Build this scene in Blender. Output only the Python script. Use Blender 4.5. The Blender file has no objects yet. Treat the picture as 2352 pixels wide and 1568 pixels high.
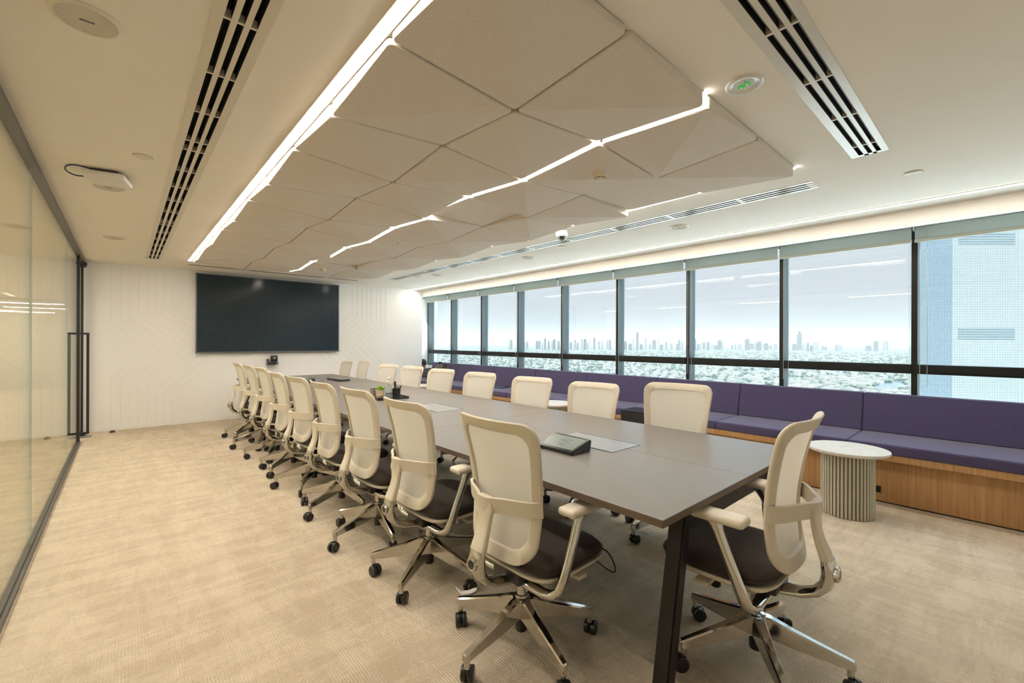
import bpy, bmesh, math, random
from mathutils import Vector, Matrix
random.seed(7)
S = bpy.context.scene
COL = S.collection
PI = math.pi

# ------------------------------------------------------------ camera
CAM_H = 1.36
yaw, roll = math.radians(41.595), math.radians(.178)
fw = Vector((math.sin(yaw), math.cos(yaw), 0)); rt0 = Vector((math.cos(yaw), -math.sin(yaw), 0)); up0 = Vector((0, 0, 1))
rt = rt0 * math.cos(roll) + up0 * math.sin(roll); up = up0 * math.cos(roll) - rt0 * math.sin(roll)
cam_d = bpy.data.cameras.new('camera'); cam = bpy.data.objects.new('camera', cam_d); COL.objects.link(cam)
cam.matrix_world = Matrix(((rt.x, up.x, -fw.x, 0), (rt.y, up.y, -fw.y, 0), (rt.z, up.z, -fw.z, CAM_H), (0, 0, 0, 1)))
cam_d.sensor_width = 36; cam_d.lens = 36 * 1006.15 / 2352; cam_d.clip_start = .05; cam_d.clip_end = 30000
S.camera = cam

# ------------------------------------------------------------ sky, sun, exposure
W = bpy.data.worlds.new('sky'); S.world = W; W.use_nodes = True
wn, wl = W.node_tree.nodes, W.node_tree.links
wn.clear()
tc = wn.new('ShaderNodeTexCoord'); sx = wn.new('ShaderNodeSeparateXYZ'); rp = wn.new('ShaderNodeValToRGB')
bg = wn.new('ShaderNodeBackground'); wo = wn.new('ShaderNodeOutputWorld')
wl.new(tc.outputs['Generated'], sx.inputs[0]); wl.new(sx.outputs['Z'], rp.inputs[0])
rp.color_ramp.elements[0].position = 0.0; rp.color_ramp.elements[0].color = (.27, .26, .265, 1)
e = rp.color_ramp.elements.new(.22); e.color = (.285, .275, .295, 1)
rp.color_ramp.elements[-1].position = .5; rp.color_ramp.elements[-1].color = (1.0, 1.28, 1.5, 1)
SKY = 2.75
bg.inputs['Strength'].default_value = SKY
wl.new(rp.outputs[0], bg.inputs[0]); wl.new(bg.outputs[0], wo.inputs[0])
sun_d = bpy.data.lights.new('sun', 'SUN'); sun_d.energy = 12; sun_d.angle = math.radians(2); sun_d.color = (1, .98, .95)
sun = bpy.data.objects.new('sun', sun_d); COL.objects.link(sun)
sun.rotation_euler = (math.radians(38), 0, math.radians(-75))      # high, from behind the building: reaches the city, not the room
S.view_settings.view_transform = 'Standard'; S.view_settings.look = 'None'
S.view_settings.gamma = 1; S.view_settings.exposure = 0.10; S.view_settings.use_curve_mapping = False
S.cycles.use_denoising = True
S.cycles.max_bounces = 10; S.cycles.diffuse_bounces = 5; S.cycles.glossy_bounces = 5
S.cycles.transparent_max_bounces = 16; S.cycles.volume_bounces = 0
S.cycles.caustics_reflective = False; S.cycles.caustics_refractive = False
S.cycles.sample_clamp_indirect = 6

# ------------------------------------------------------------ materials
def srgb(r, g, b):
    f = lambda c: c / 12.92 if c <= .04045 else ((c + .055) / 1.055) ** 2.4
    return (f(r / 255), f(g / 255), f(b / 255), 1)
class NT:
    def __init__(s, name):
        s.m = bpy.data.materials.new(name); s.m.use_nodes = True
        s.t = s.m.node_tree; s.n = s.t.nodes; s.l = s.t.links; s.n.clear()
        s.out = s.n.new('ShaderNodeOutputMaterial')
    def N(s, typ, **kw):
        n = s.n.new(typ)
        for k, v in kw.items():
            if k.startswith('_'): setattr(n, k[1:], v)
            else: n.inputs[k].default_value = v
        return n
    def L(s, a, ai, b, bi): s.l.new(a.outputs[ai], b.inputs[bi])
    def coords(s, scale, rot=(0, 0, 0)):
        c = s.N('ShaderNodeTexCoord'); mp = s.N('ShaderNodeMapping'); mp.inputs['Scale'].default_value = scale; mp.inputs['Rotation'].default_value = rot
        s.L(c, 'Object', mp, 'Vector'); return mp
def pm(name, col, rough=.5, metal=0, spec=.5, noise=0, nscale=20, bump=0, bscale=200, coat=0, sheen=0, stretch=(1, 1, 1)):
    """principled surface with a little procedural variation of colour and a fine bump"""
    t = NT(name)
    b = t.N('ShaderNodeBsdfPrincipled', Roughness=rough, Metallic=metal)
    b.inputs['Base Color'].default_value = col if len(col) == 4 else (*col, 1)
    b.inputs['Specular IOR Level'].default_value = spec
    b.inputs['Coat Weight'].default_value = coat
    b.inputs['Sheen Weight'].default_value = sheen
    if noise:
        mp = t.coords(stretch); nz = t.N('ShaderNodeTexNoise', Scale=nscale, Detail=4)
        mx = t.N('ShaderNodeMix', _data_type='RGBA', _blend_type='MULTIPLY')
        rr = t.N('ShaderNodeMapRange'); rr.inputs['From Min'].default_value = .3; rr.inputs['From Max'].default_value = .7
        rr.inputs['To Min'].default_value = 1 - noise; rr.inputs['To Max'].default_value = 1 + noise
        cb = t.N('ShaderNodeCombineColor')
        t.L(mp, 0, nz, 'Vector'); t.L(nz, 0, rr, 0)
        for i in range(3): t.L(rr, 0, cb, i)
        mx.inputs[0].default_value = 1; mx.inputs[6].default_value = b.inputs['Base Color'].default_value
        t.L(cb, 0, mx, 7); t.L(mx, 2, b, 'Base Color')
    if bump:
        mp = t.coords(stretch); nz = t.N('ShaderNodeTexNoise', Scale=bscale, Detail=3); bp = t.N('ShaderNodeBump', Strength=bump, Distance=.01)
        t.L(mp, 0, nz, 'Vector'); t.L(nz, 0, bp, 'Height'); t.L(bp, 0, b, 'Normal')
    t.L(b, 0, t.out, 0)
    return t.m
def emit(name, col, st):
    t = NT(name); e = t.N('ShaderNodeEmission', Strength=st); e.inputs[0].default_value = (*col, 1); t.L(e, 0, t.out, 0); return t.m
def glass(name, tint, ior=1.5, rough=0.0, film=0.0):
    """pane: what passes straight through, plus a Fresnel (Schlick) reflection from each face"""
    t = NT(name); f0 = ((ior - 1) / (ior + 1)) ** 2
    tr = t.N('ShaderNodeBsdfTransparent'); tr.inputs[0].default_value = (*tint, 1)
    gl = t.N('ShaderNodeBsdfGlossy', Roughness=rough); gl.inputs[0].default_value = (1, 1, 1, 1)
    lw = t.N('ShaderNodeLayerWeight', Blend=.5); pw = t.N('ShaderNodeMath', _operation='POWER'); pw.inputs[1].default_value = 5
    ma = t.N('ShaderNodeMath', _operation='MULTIPLY_ADD'); ma.inputs[1].default_value = 1 - f0; ma.inputs[2].default_value = f0
    mx = t.N('ShaderNodeMixShader')
    t.L(lw, 'Facing', pw, 0); t.L(pw, 0, ma, 0); t.L(ma, 0, mx, 0); t.L(tr, 0, mx, 1); t.L(gl, 0, mx, 2)
    if film:
        df = t.N('ShaderNodeBsdfDiffuse'); df.inputs[0].default_value = (.9, .9, .85, 1)
        m2 = t.N('ShaderNodeMixShader'); m2.inputs[0].default_value = film
        t.L(mx, 0, m2, 1); t.L(df, 0, m2, 2); t.L(m2, 0, t.out, 0)
    else: t.L(mx, 0, t.out, 0)
    return t.m

def translucent(name, c, f):
    t = NT(name); d = t.N('ShaderNodeBsdfDiffuse'); l = t.N('ShaderNodeBsdfTranslucent'); m_ = t.N('ShaderNodeMixShader'); m_.inputs[0].default_value = f
    mp = t.coords((1, 1, 1)); nz = t.N('ShaderNodeTexNoise', Scale=90); t.L(mp, 0, nz, 'Vector')
    cr = t.N('ShaderNodeValToRGB'); cr.color_ramp.elements[0].color = tuple(x * .94 for x in c) + (1,); cr.color_ramp.elements[1].color = tuple(min(1, x * 1.06) for x in c) + (1,)
    t.L(nz, 0, cr, 0); t.L(cr, 0, d, 0); t.L(cr, 0, l, 0); t.L(d, 0, m_, 1); t.L(l, 0, m_, 2); t.L(m_, 0, t.out, 0); return t.m
def carpet_mat():
    t = NT('carpet'); b = t.N('ShaderNodeBsdfPrincipled', Roughness=.95); b.inputs['Specular IOR Level'].default_value = .1
    cols = []
    for sc, seed in (((1.0, 5.0, 1), 3), ((4.6, 1.1, 1), 11)):          # soft abstract patches laid along both room axes
        mp = t.coords(sc); mp.inputs['Location'].default_value = (seed, seed * 2, 0)
        nz = t.N('ShaderNodeTexNoise', Scale=1.7, Detail=6, Roughness=.72, Distortion=.25); t.L(mp, 0, nz, 'Vector')
        rr = t.N('ShaderNodeMapRange', _interpolation_type='SMOOTHSTEP'); rr.inputs['From Min'].default_value = .43; rr.inputs['From Max'].default_value = .57
        t.L(nz, 0, rr, 0); cols.append(rr)
    mp = t.coords((1, 1, 1)); wv = t.N('ShaderNodeTexWave', Scale=28, Distortion=2.5, Detail=3, _bands_direction='X'); wv.inputs['Detail Scale'].default_value = 3; t.L(mp, 0, wv, 'Vector')
    m3 = t.coords((150, 55, 1)); fine = t.N('ShaderNodeTexNoise', Scale=1, Detail=4, Roughness=.7); t.L(m3, 0, fine, 'Vector')
    av = t.N('ShaderNodeMath', _operation='ADD'); t.L(cols[0], 0, av, 0); t.L(cols[1], 0, av, 1)
    hf = t.N('ShaderNodeMath', _operation='MULTIPLY'); t.L(av, 0, hf, 0); hf.inputs[1].default_value = .22
    lines = t.N('ShaderNodeMath', _operation='MULTIPLY'); t.L(wv, 0, lines, 0); t.L(cols[1], 0, lines, 1)
    s1 = t.N('ShaderNodeMath', _operation='MULTIPLY_ADD'); t.L(lines, 0, s1, 0); s1.inputs[1].default_value = .09; t.L(hf, 0, s1, 2)
    s2 = t.N('ShaderNodeMath', _operation='MULTIPLY_ADD'); t.L(fine, 0, s2, 0); s2.inputs[1].default_value = .85; t.L(s1, 0, s2, 2)
    cr = t.N('ShaderNodeValToRGB'); cr.color_ramp.elements[0].position = .2; cr.color_ramp.elements[0].color = CARPET[0]
    cr.color_ramp.elements[1].position = 1.0; cr.color_ramp.elements[1].color = CARPET[1]
    t.L(s2, 0, cr, 0); t.L(cr, 0, b, 'Base Color')
    bp = t.N('ShaderNodeBump', Strength=.6, Distance=.006); ad2 = t.N('ShaderNodeMath', _operation='ADD'); t.L(fine, 0, ad2, 0); t.L(lines, 0, ad2, 1)
    t.L(ad2, 0, bp, 'Height'); t.L(bp, 0, b, 'Normal'); t.L(b, 0, t.out, 0)
    return t.m
CARPET = ((.42, .34, .25, 1), (.69, .585, .45, 1))

def wood_mat(name, c1, c2, scale, axis_stretch, rough=.45, panel=None):
    t = NT(name); b = t.N('ShaderNodeBsdfPrincipled', Roughness=rough); b.inputs['Specular IOR Level'].default_value = .4
    mp = t.coords(axis_stretch); n1 = t.N('ShaderNodeTexNoise', Scale=scale, Detail=6, Roughness=.7); t.L(mp, 0, n1, 'Vector')
    cr = t.N('ShaderNodeValToRGB'); cr.color_ramp.elements[0].position = .36; cr.color_ramp.elements[0].color = c1
    cr.color_ramp.elements[1].position = .66; cr.color_ramp.elements[1].color = c2
    t.L(n1, 0, cr, 0)
    if panel:                       # veneer leaves: each strip a slightly different tone
        m2 = t.coords(panel); wn_ = t.N('ShaderNodeTexWhiteNoise', _noise_dimensions='1D'); sp = t.N('ShaderNodeSeparateXYZ'); fl = t.N('ShaderNodeMath', _operation='FLOOR')
        t.L(m2, 0, sp, 0); t.L(sp, 'Y', fl, 0); t.L(fl, 0, wn_, 'W')
        rr = t.N('ShaderNodeMapRange'); rr.inputs['To Min'].default_value = .84; rr.inputs['To Max'].default_value = 1.1; t.L(wn_, 0, rr, 0)
        cb = t.N('ShaderNodeCombineColor'); [t.L(rr, 0, cb, i) for i in range(3)]
        mx = t.N('ShaderNodeMix', _data_type='RGBA', _blend_type='MULTIPLY'); mx.inputs[0].default_value = 1
        t.L(cr, 0, mx, 6); t.L(cb, 0, mx, 7); t.L(mx, 2, b, 'Base Color')
    else: t.L(cr, 0, b, 'Base Color')
    bp = t.N('ShaderNodeBump', Strength=.08, Distance=.002); t.L(n1, 0, bp, 'Height'); t.L(bp, 0, b, 'Normal')
    t.L(b, 0, t.out, 0); return t.m
def marble_mat():
    t = NT('marble'); b = t.N('ShaderNodeBsdfPrincipled', Roughness=.3)
    mp = t.coords((1, 1, 1)); n = t.N('ShaderNodeTexNoise', Scale=4.5, Detail=9, Roughness=.6, Distortion=1.2); t.L(mp, 0, n, 'Vector')
    cr = t.N('ShaderNodeValToRGB'); el = cr.color_ramp.elements
    el[0].position = .485; el[0].color = (.72, .68, .62, 1); el[1].position = .515; el[1].color = (.72, .68, .62, 1)
    m = el.new(.5); m.color = (.56, .53, .49, 1)
    t.L(n, 0, cr, 0); t.L(cr, 0, b, 'Base Color'); t.L(b, 0, t.out, 0); return t.m
def weave_mat(name, c, sc=900, rough=.9, sheen=.2, var=.25):
    t = NT(name); b = t.N('ShaderNodeBsdfPrincipled', Roughness=rough); b.inputs['Sheen Weight'].default_value = sheen; b.inputs['Specular IOR Level'].default_value = .15
    mp = t.coords((1, 1, 1)); n = t.N('ShaderNodeTexNoise', Scale=sc * .25, Detail=3); n2 = t.N('ShaderNodeTexNoise', Scale=6, Detail=3)
    t.L(mp, 0, n, 'Vector'); t.L(mp, 0, n2, 'Vector')
    cr = t.N('ShaderNodeValToRGB'); cr.color_ramp.elements[0].position = .3; cr.color_ramp.elements[0].color = tuple(x * (1 - var) for x in c[:3]) + (1,)
    cr.color_ramp.elements[1].position = .7; cr.color_ramp.elements[1].color = tuple(x * (1 + var) for x in c[:3]) + (1,)
    t.L(n, 0, cr, 0); t.L(cr, 0, b, 'Base Color')
    bp = t.N('ShaderNodeBump', Strength=.25, Distance=.002); t.L(n, 0, bp, 'Height'); t.L(bp, 0, b, 'Normal'); t.L(b, 0, t.out, 0); return t.m
def mesh_fabric():
    t = NT('back_mesh_fabric'); b = t.N('ShaderNodeBsdfDiffuse'); tl = t.N('ShaderNodeBsdfTranslucent'); tp = t.N('ShaderNodeBsdfTransparent')
    mp = t.coords((1, 1, 1)); w1 = t.N('ShaderNodeTexWave', Scale=70, _bands_direction='Y'); w2 = t.N('ShaderNodeTexNoise', Scale=300)
    t.L(mp, 0, w1, 'Vector'); t.L(mp, 0, w2, 'Vector')
    mm = t.N('ShaderNodeMath', _operation='ADD'); t.L(w1, 0, mm, 0); t.L(w2, 0, mm, 1)
    cr = t.N('ShaderNodeValToRGB'); cr.color_ramp.elements[0].color = (.82, .77, .67, 1); cr.color_ramp.elements[1].color = (.92, .88, .79, 1)
    hf = t.N('ShaderNodeMath', _operation='MULTIPLY'); t.L(mm, 0, hf, 0); hf.inputs[1].default_value = .5; t.L(hf, 0, cr, 0)
    t.L(cr, 0, b, 0); t.L(cr, 0, tl, 0)
    m1 = t.N('ShaderNodeMixShader'); m1.inputs[0].default_value = .32; t.L(b, 0, m1, 1); t.L(tl, 0, m1, 2)
    m2 = t.N('ShaderNodeMixShader'); m2.inputs[0].default_value = .05; t.L(m1, 0, m2, 1); t.L(tp, 0, m2, 2); t.L(m2, 0, t.out, 0)
    return t.m

M = dict(
    carpet=carpet_mat(),
    ceiling=pm('ceiling_paint', (.91, .85, .765), .85, noise=.015, nscale=3),
    wall=pm('wall_paint', (.87, .85, .81), .6, noise=.012, nscale=2),
    wallpanel=pm('wall_panel', (.90, .885, .86), .5, noise=.012, nscale=2),
    groove=pm('panel_groove', (.83, .81, .775), .7, noise=.05),
    felt=pm('felt_panel', (.74, .675, .60), .95, spec=.1, noise=.05, nscale=120, bump=.25, bscale=400),
    diffuser_white=pm('diffuser_white', (.72, .66, .56), .35, noise=.01),
    diffuser_gloss=pm('diffuser_gloss', (.74, .72, .66), .2, noise=.01),
    black=pm('black_metal', (.012, .012, .013), .45, noise=.1),
    slotblack=pm('slot_black', (.008, .008, .008), .8, noise=.1),
    slotgrey=pm('slot_grey', (.12, .12, .11), .5, noise=.1),
    alu_dark=pm('dark_aluminium', (.10, .095, .085), .4, metal=.4, noise=.1),
    mullion=pm('window_frame', (.012, .013, .0135), .45, spec=.3, noise=.1),
    mullion_daylit=pm('window_frame_side', (.12, .15, .16), .5, noise=.05),
    cream=pm('cream_plastic', (.67, .60, .495), .42, noise=.02, nscale=8),
    backmesh=mesh_fabric(),
    alu=pm('polished_aluminium', (.66, .64, .61), .10, metal=1, noise=.03, nscale=12),
    plastic=pm('black_plastic', (.013, .012, .012), .3, noise=.1),
    seat=weave_mat('seat_fabric', (.038, .027, .022, 1), 1200),
    tabletop=wood_mat('table_laminate', (.150, .134, .120, 1), (.190, .170, .153, 1), 7, (38, 1.2, 1), .33),
    tableedge=wood_mat('table_edge', (.075, .05, .035, 1), (.14, .098, .07, 1), 7, (1.2, 1.2, 60), .4),
    tableleg=pm('bronze_black_steel', (.014, .011, .009), .45, spec=.3, noise=.08),
    flap=pm('flap_metal', (.33, .33, .32), .28, metal=.7, noise=.03),
    tvscreen=pm('screen_glass', (.020, .032, .043), .17, spec=.28, noise=.1),
    tvframe=pm('screen_frame', (.16, .17, .18), .3, metal=.7, noise=.03),
    purple=weave_mat('purple_fabric', (.070, .060, .132, 1), 1000, sheen=.25, var=.3),
    oak=wood_mat('oak_veneer', (.36, .185, .075, 1), (.50, .285, .125, 1), 3.2, (9, 22, .55), .42, panel=(1, 2.1, 1)),
    oakrail=wood_mat('oak_rail', (.40, .22, .09, 1), (.54, .32, .15, 1), 3.2, (9, 22, .55), .42),
    marble=marble_mat(),
    flute=pm('fluted_cream', (.50, .47, .37), .55, noise=.03),
    flute_gap=pm('flute_gap', (.09, .075, .05), .8, noise=.05),
    stripwarm=emit('strip_warm', (1, .915, .80), 112),
    stripcove=emit('strip_cove', (1, .90, .78), 42),
    striphouse=pm('strip_housing', (.78, .74, .68), .5, noise=.01),
    blind=translucent('blind_fabric', (.60, .63, .60), .5),
    blindrail=pm('blind_rail', (.60, .58, .50), .4, noise=.02),
    chain=pm('chain_steel', (.55, .55, .52), .35, metal=.6, noise=.05),
    winglass=glass('window_glass', (.885, .948, .958), 1.52),
    partglass=glass('partition_glass', (.92, .945, .90), 1.62),
    greenedge=pm('glass_edge', (.30, .42, .36), .2, noise=.05),
    white=pm('white_plastic', (.74, .71, .66), .4, noise=.01),
    whitegloss=pm('white_gloss', (.80, .80, .78), .2, noise=.01),
    ivory=pm('ivory_plastic', (.72, .64, .48), .4, noise=.01),
    grille=pm('speaker_grille', (.60, .56, .47), .7, noise=.15, nscale=700),
    badge=pm('dark_badge', (.12, .10, .08), .4, noise=.1),
    greenled=emit('green_led', (.10, .62, .16), .55), yellowled=emit('yellow_led', (.8, .7, .1), .8), blueled=emit('blue_led', (.5, .6, 1), 1.2), orange_glow=emit('orange_button', (.9, .16, .04), .9),
    blue=pm('blue_cable', (.012, .04, .12), .45, noise=.05),
    darkblue=pm('dark_blue_cover', (.03, .042, .075), .45, noise=.1),
    tablet=pm('tablet_body', (.018, .020, .022), .3, noise=.1),
    tabletscreen=pm('tablet_screen', (.16, .20, .19), .25, spec=.5, noise=.03),
    tabletbezel=pm('tablet_bezel', (.02, .019, .017), .15, spec=.4, noise=.05),
    screentext=pm('screen_text', (.05, .065, .065), .2, noise=.02),
    dome=glass('dome_glass', (.75, .78, .75), 1.5),
    cubetop=pm('black_table_top', (.022, .026, .032), .12, noise=.05),
    pot=pm('ceramic_pot', (.56, .45, .30), .35, noise=.02),
    leaf=pm('succulent_leaf', (.26, .52, .03), .45, noise=.15, nscale=60),
    soil=pm('soil', (.05, .035, .02), .9, noise=.3),
    clear=glass('clear_plastic', (.86, .90, .92), 1.4, film=.10),
    label=pm('bottle_label', (.78, .80, .80), .4, noise=.02), labelblue=pm('label_print', (.05, .09, .20), .5, noise=.05),
    wiremesh=pm('black_mesh', (.015, .014, .013), .5, noise=.3, nscale=400),
    skin=pm('skin', (.42, .22, .13), .5, noise=.04), hair=pm('black_hair', (.010, .008, .008), .45, noise=.3, nscale=80),
    shirt=weave_mat('pale_shirt', (.60, .53, .53, 1), 600, var=.15), trousers=weave_mat('dark_trousers', (.04, .04, .05, 1), 600),
    laptopgrey=pm('laptop_grey', (.24, .245, .235), .35, metal=.4, noise=.03),
    bag=weave_mat('backpack_cloth', (.085, .07, .052, 1), 700), bagstrap=pm('backpack_strap', (.02, .018, .016), .7, noise=.2),
    paper=pm('white_paper', (.80, .78, .74), .7, noise=.02),
    cable=pm('black_cable', (.02, .02, .022), .5, noise=.1),
    steel=pm('brushed_steel', (.34, .33, .31), .35, metal=.8, noise=.05),
    pendant=emit('pendant_strip', (1, .88, .70), 24),
    corridor=pm('corridor_wall', (.60, .54, .43), .7, noise=.02),
)
def paisley():
    t = NT('patterned_box'); b = t.N('ShaderNodeBsdfPrincipled', Roughness=.5)
    mp = t.coords((1, 1, 1)); v = t.N('ShaderNodeTexNoise', Scale=85, Detail=1, Distortion=1.5); t.L(mp, 0, v, 'Vector')
    cr = t.N('ShaderNodeValToRGB'); cr.color_ramp.interpolation = 'CONSTANT'; cr.color_ramp.elements[0].color = (.55, .44, .30, 1); cr.color_ramp.elements[1].position = .5; cr.color_ramp.elements[1].color = (.02, .015, .012, 1)
    t.L(v, 0, cr, 0); t.L(cr, 0, b, 'Base Color'); t.L(b, 0, t.out, 0); return t.m
M['pattern'] = paisley()

# ------------------------------------------------------------ mesh helpers
class MB:
    """collects shapes and links them as ONE mesh object"""
    def __init__(s): s.b = bmesh.new()
    def box(s, x0, x1, y0, y1, z0, z1, bev=0, seg=2, mat=0, rot=None, piv=None):
        r = bmesh.ops.create_cube(s.b, size=1)
        vs = r['verts']
        for v in vs: v.co = Vector(((x0 + x1) / 2 + v.co.x * (x1 - x0), (y0 + y1) / 2 + v.co.y * (y1 - y0), (z0 + z1) / 2 + v.co.z * (z1 - z0)))
        fs = set(f for v in vs for f in v.link_faces)
        for f in fs: f.material_index = mat
        if bev:
            es = list(set(e for v in vs for e in v.link_edges))
            rr = bmesh.ops.bevel(s.b, geom=es, offset=bev, segments=seg, affect='EDGES', profile=.5)
            vs = list(set(v for f in rr['faces'] for v in f.verts) | set(v for v in vs if v.is_valid))
            for f in rr['faces']: f.material_index = mat
        if rot is not None:
            p = Vector(piv) if piv else Vector(((x0 + x1) / 2, (y0 + y1) / 2, (z0 + z1) / 2))
            for v in vs: v.co = p + rot @ (v.co - p)
        return s
    def grid(s, rows, closed_u=False, closed_v=False, mat=0):
        """rows: list of equal-length lists of points"""
        R = [[s.b.verts.new(p) for p in r] for r in rows]; n, m = len(R), len(R[0])
        for i in range(n if closed_v else n - 1):
            for j in range(m if closed_u else m - 1):
                a, b_, c, d = R[i][j], R[i][(j + 1) % m], R[(i + 1) % n][(j + 1) % m], R[(i + 1) % n][j]
                try: s.b.faces.new((a, b_, c, d)).material_index = mat
                except ValueError: pass
        return R
    def cap(s, ring, mat=0, flip=False):
        try: s.b.faces.new(ring if not flip else ring[::-1]).material_index = mat
        except ValueError: pass
    def tube(s, pts, r, n=12, ry=None, caps=True, mat=0, upv=None):
        """tube along a path; r may be a list; ry gives the second radius (elliptic section)"""
        P = [Vector(p) for p in pts]; k = len(P)
        rs = r if isinstance(r, (list, tuple)) else [r] * k
        rys = ry if isinstance(ry, (list, tuple)) else ([ry] * k if ry else rs)
        rows = []; prev = None
        for i in range(k):
            t = ((P[min(i + 1, k - 1)] - P[max(i - 1, 0)])).normalized()
            if upv: a = t.cross(Vector(upv)).normalized()
            elif prev is None: a = t.cross(Vector((0, 0, 1)) if abs(t.z) < .9 else Vector((0, 1, 0))).normalized()
            else: a = (prev - t * prev.dot(t)).normalized()
            prev = a; b_ = t.cross(a)
            rows.append([P[i] + a * rs[i] * math.cos(2 * PI * j / n) + b_ * rys[i] * math.sin(2 * PI * j / n) for j in range(n)])
        R = s.grid(rows, closed_u=True, mat=mat)
        if caps: s.cap(R[0], mat); s.cap(R[-1], mat, True)
        return s
    def lathe(s, prof, c=(0, 0, 0), n=32, mat=0, axis='z', caps=True):
        rows = []
        for r, z in prof:
            row = []
            for j in range(n):
                a = 2 * PI * j / n
                p = (r * math.cos(a), r * math.sin(a), z)
                if axis == 'x': p = (p[2], p[0], p[1])
                if axis == 'y': p = (p[0], p[2], p[1])
                row.append(Vector(c) + Vector(p))
            rows.append(row)
        R = s.grid(rows, closed_u=True, mat=mat)
        if caps:
            if prof[0][0] > 1e-6: s.cap(R[0], mat)
            if prof[-1][0] > 1e-6: s.cap(R[-1], mat, True)
        return s
    def prism(s, poly, z0, z1, mat=0):
        a = [s.b.verts.new((x, y, z0)) for x, y in poly]; b_ = [s.b.verts.new((x, y, z1)) for x, y in poly]; n = len(poly)
        s.cap(a, mat, True); s.cap(b_, mat)
        for i in range(n): s.b.faces.new((a[i], a[(i + 1) % n], b_[(i + 1) % n], b_[i])).material_index = mat
        return s
    def xf(s, mtx):
        for v in s.b.verts: v.co = mtx @ v.co
        return s
    def build(s, name, mats, parent=None, smooth=None, sub=0, loc=None, solid=0):
        bmesh.ops.remove_doubles(s.b, verts=s.b.verts, dist=1e-6)
        bmesh.ops.recalc_face_normals(s.b, faces=s.b.faces)
        me = bpy.data.meshes.new(name); s.b.to_mesh(me); s.b.free()
        for m_ in (mats if isinstance(mats, (list, tuple)) else [mats]): me.materials.append(m_)
        o = bpy.data.objects.new(name, me); COL.objects.link(o)
        if solid:
            md = o.modifiers.new('s', 'SOLIDIFY'); md.thickness = solid; md.offset = 0
        if sub:
            md = o.modifiers.new('u', 'SUBSURF'); md.levels = md.render_levels = sub
        if solid or sub:
            bpy.context.view_layer.update()
            ev = o.evaluated_get(bpy.context.evaluated_depsgraph_get()); nm = bpy.data.meshes.new_from_object(ev)
            o.modifiers.clear(); o.data = nm; nm.name = name
        if smooth is not None:
            if smooth >= 180:
                for p in o.data.polygons: p.use_smooth = True
            else: smooth_angle(o.data, smooth)
        if parent: o.parent = parent
        if loc: o.location = loc
        return o
def curve(P, k=6):
    P = [Vector(p) for p in P]; out = []
    for i in range(len(P) - 1):
        a, b_, c, d = P[max(i - 1, 0)], P[i], P[i + 1], P[min(i + 2, len(P) - 1)]
        for j in range(k):
            t = j / k; out.append(.5 * (2 * b_ + (c - a) * t + (2 * a - 5 * b_ + 4 * c - d) * t * t + (3 * b_ - a - 3 * c + d) * t ** 3))
    return out + [P[-1]]
def smooth_angle(me, deg):
    bm = bmesh.new(); bm.from_mesh(me); th = math.radians(deg)
    for f in bm.faces: f.smooth = True
    for e_ in bm.edges:
        if len(e_.link_faces) == 2 and e_.calc_face_angle(0) > th: e_.smooth = False
    bm.to_mesh(me); bm.free()
def tag(o, label=None, cat=None, group=None, kind=None):
    if label: o['label'] = label
    if cat: o['category'] = cat
    if group: o['group'] = group
    if kind: o['kind'] = kind
    return o
def thing(name, label, cat, loc=(0, 0, 0), rz=0, group=None):
    o = bpy.data.objects.new(name, None); COL.objects.link(o); o.empty_display_size = .1
    o.location = loc; o.rotation_euler = (0, 0, rz)
    return tag(o, label, cat, group)
def struct(o): o['kind'] = 'structure'; return o
def dup(root, loc, rz, label=None, group=None):
    r = root.copy(); COL.objects.link(r); r.location = loc; r.rotation_euler = (0, 0, rz)
    if label: r['label'] = label
    if group: r['group'] = group
    for ch in list(root.children):
        c = ch.copy(); COL.objects.link(c); c.parent = r
        for g in list(ch.children):
            d = g.copy(); COL.objects.link(d); d.parent = c
    return r
ORD = ['', 'first', 'second', 'third', 'fourth', 'fifth', 'sixth', 'seventh', 'eighth', 'ninth', 'tenth', 'eleventh']
def box_obj(name, mat, dims, parent=None, bev=0, smooth=None):
    return MB().box(*dims, bev=bev).build(name, mat, parent, smooth)

# ------------------------------------------------------------ room shell
ZC, YW, XG, XB, XW = 2.52, 8.95, -.45, 5.16, 5.62      # ceiling, far wall, glass wall, bulkhead face, window plane
YB, YE, XC = -1.6, 9.48, -3.0                            # wall behind the camera, end of window bay, corridor wall
struct(box_obj('floor', M['carpet'], (XC, 5.9, YB - .1, 18.0, -.15, 0)))
# ceiling with openings for the three slot diffusers
HOLES = [(.258, .379, -1.0, 8.00), (.6, 3.405, .488, .615), (3.724, 3.862, .975, 7.66)]
def ceiling():
    xs = sorted({XC, XB, *[h[0] for h in HOLES], *[h[1] for h in HOLES]}); ys = sorted({YB, YW + .2, *[h[2] for h in HOLES], *[h[3] for h in HOLES]})
    m = MB(); vt = {}
    def V(i, j):
        if (i, j) not in vt: vt[i, j] = m.b.verts.new((xs[i], ys[j], ZC))
        return vt[i, j]
    for i in range(len(xs) - 1):
        for j in range(len(ys) - 1):
            cx, cy = (xs[i] + xs[i + 1]) / 2, (ys[j] + ys[j + 1]) / 2
            if any(h[0] < cx < h[1] and h[2] < cy < h[3] for h in HOLES): continue
            m.b.faces.new((V(i, j), V(i, j + 1), V(i + 1, j + 1), V(i + 1, j)))
    m.box(XC, XB, YB, YW + .2, ZC + .16, ZC + .2)
    return struct(m.build('ceiling', M['ceiling']))
ceiling()
struct(MB().box(XG + .03, XB, YW, YW + .2, 0, ZC + .15).box(XG - .12, XG + .03, YW - .04, YW + .2, 0, ZC + .15).build('wall_far', M['wallpanel']))
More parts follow.
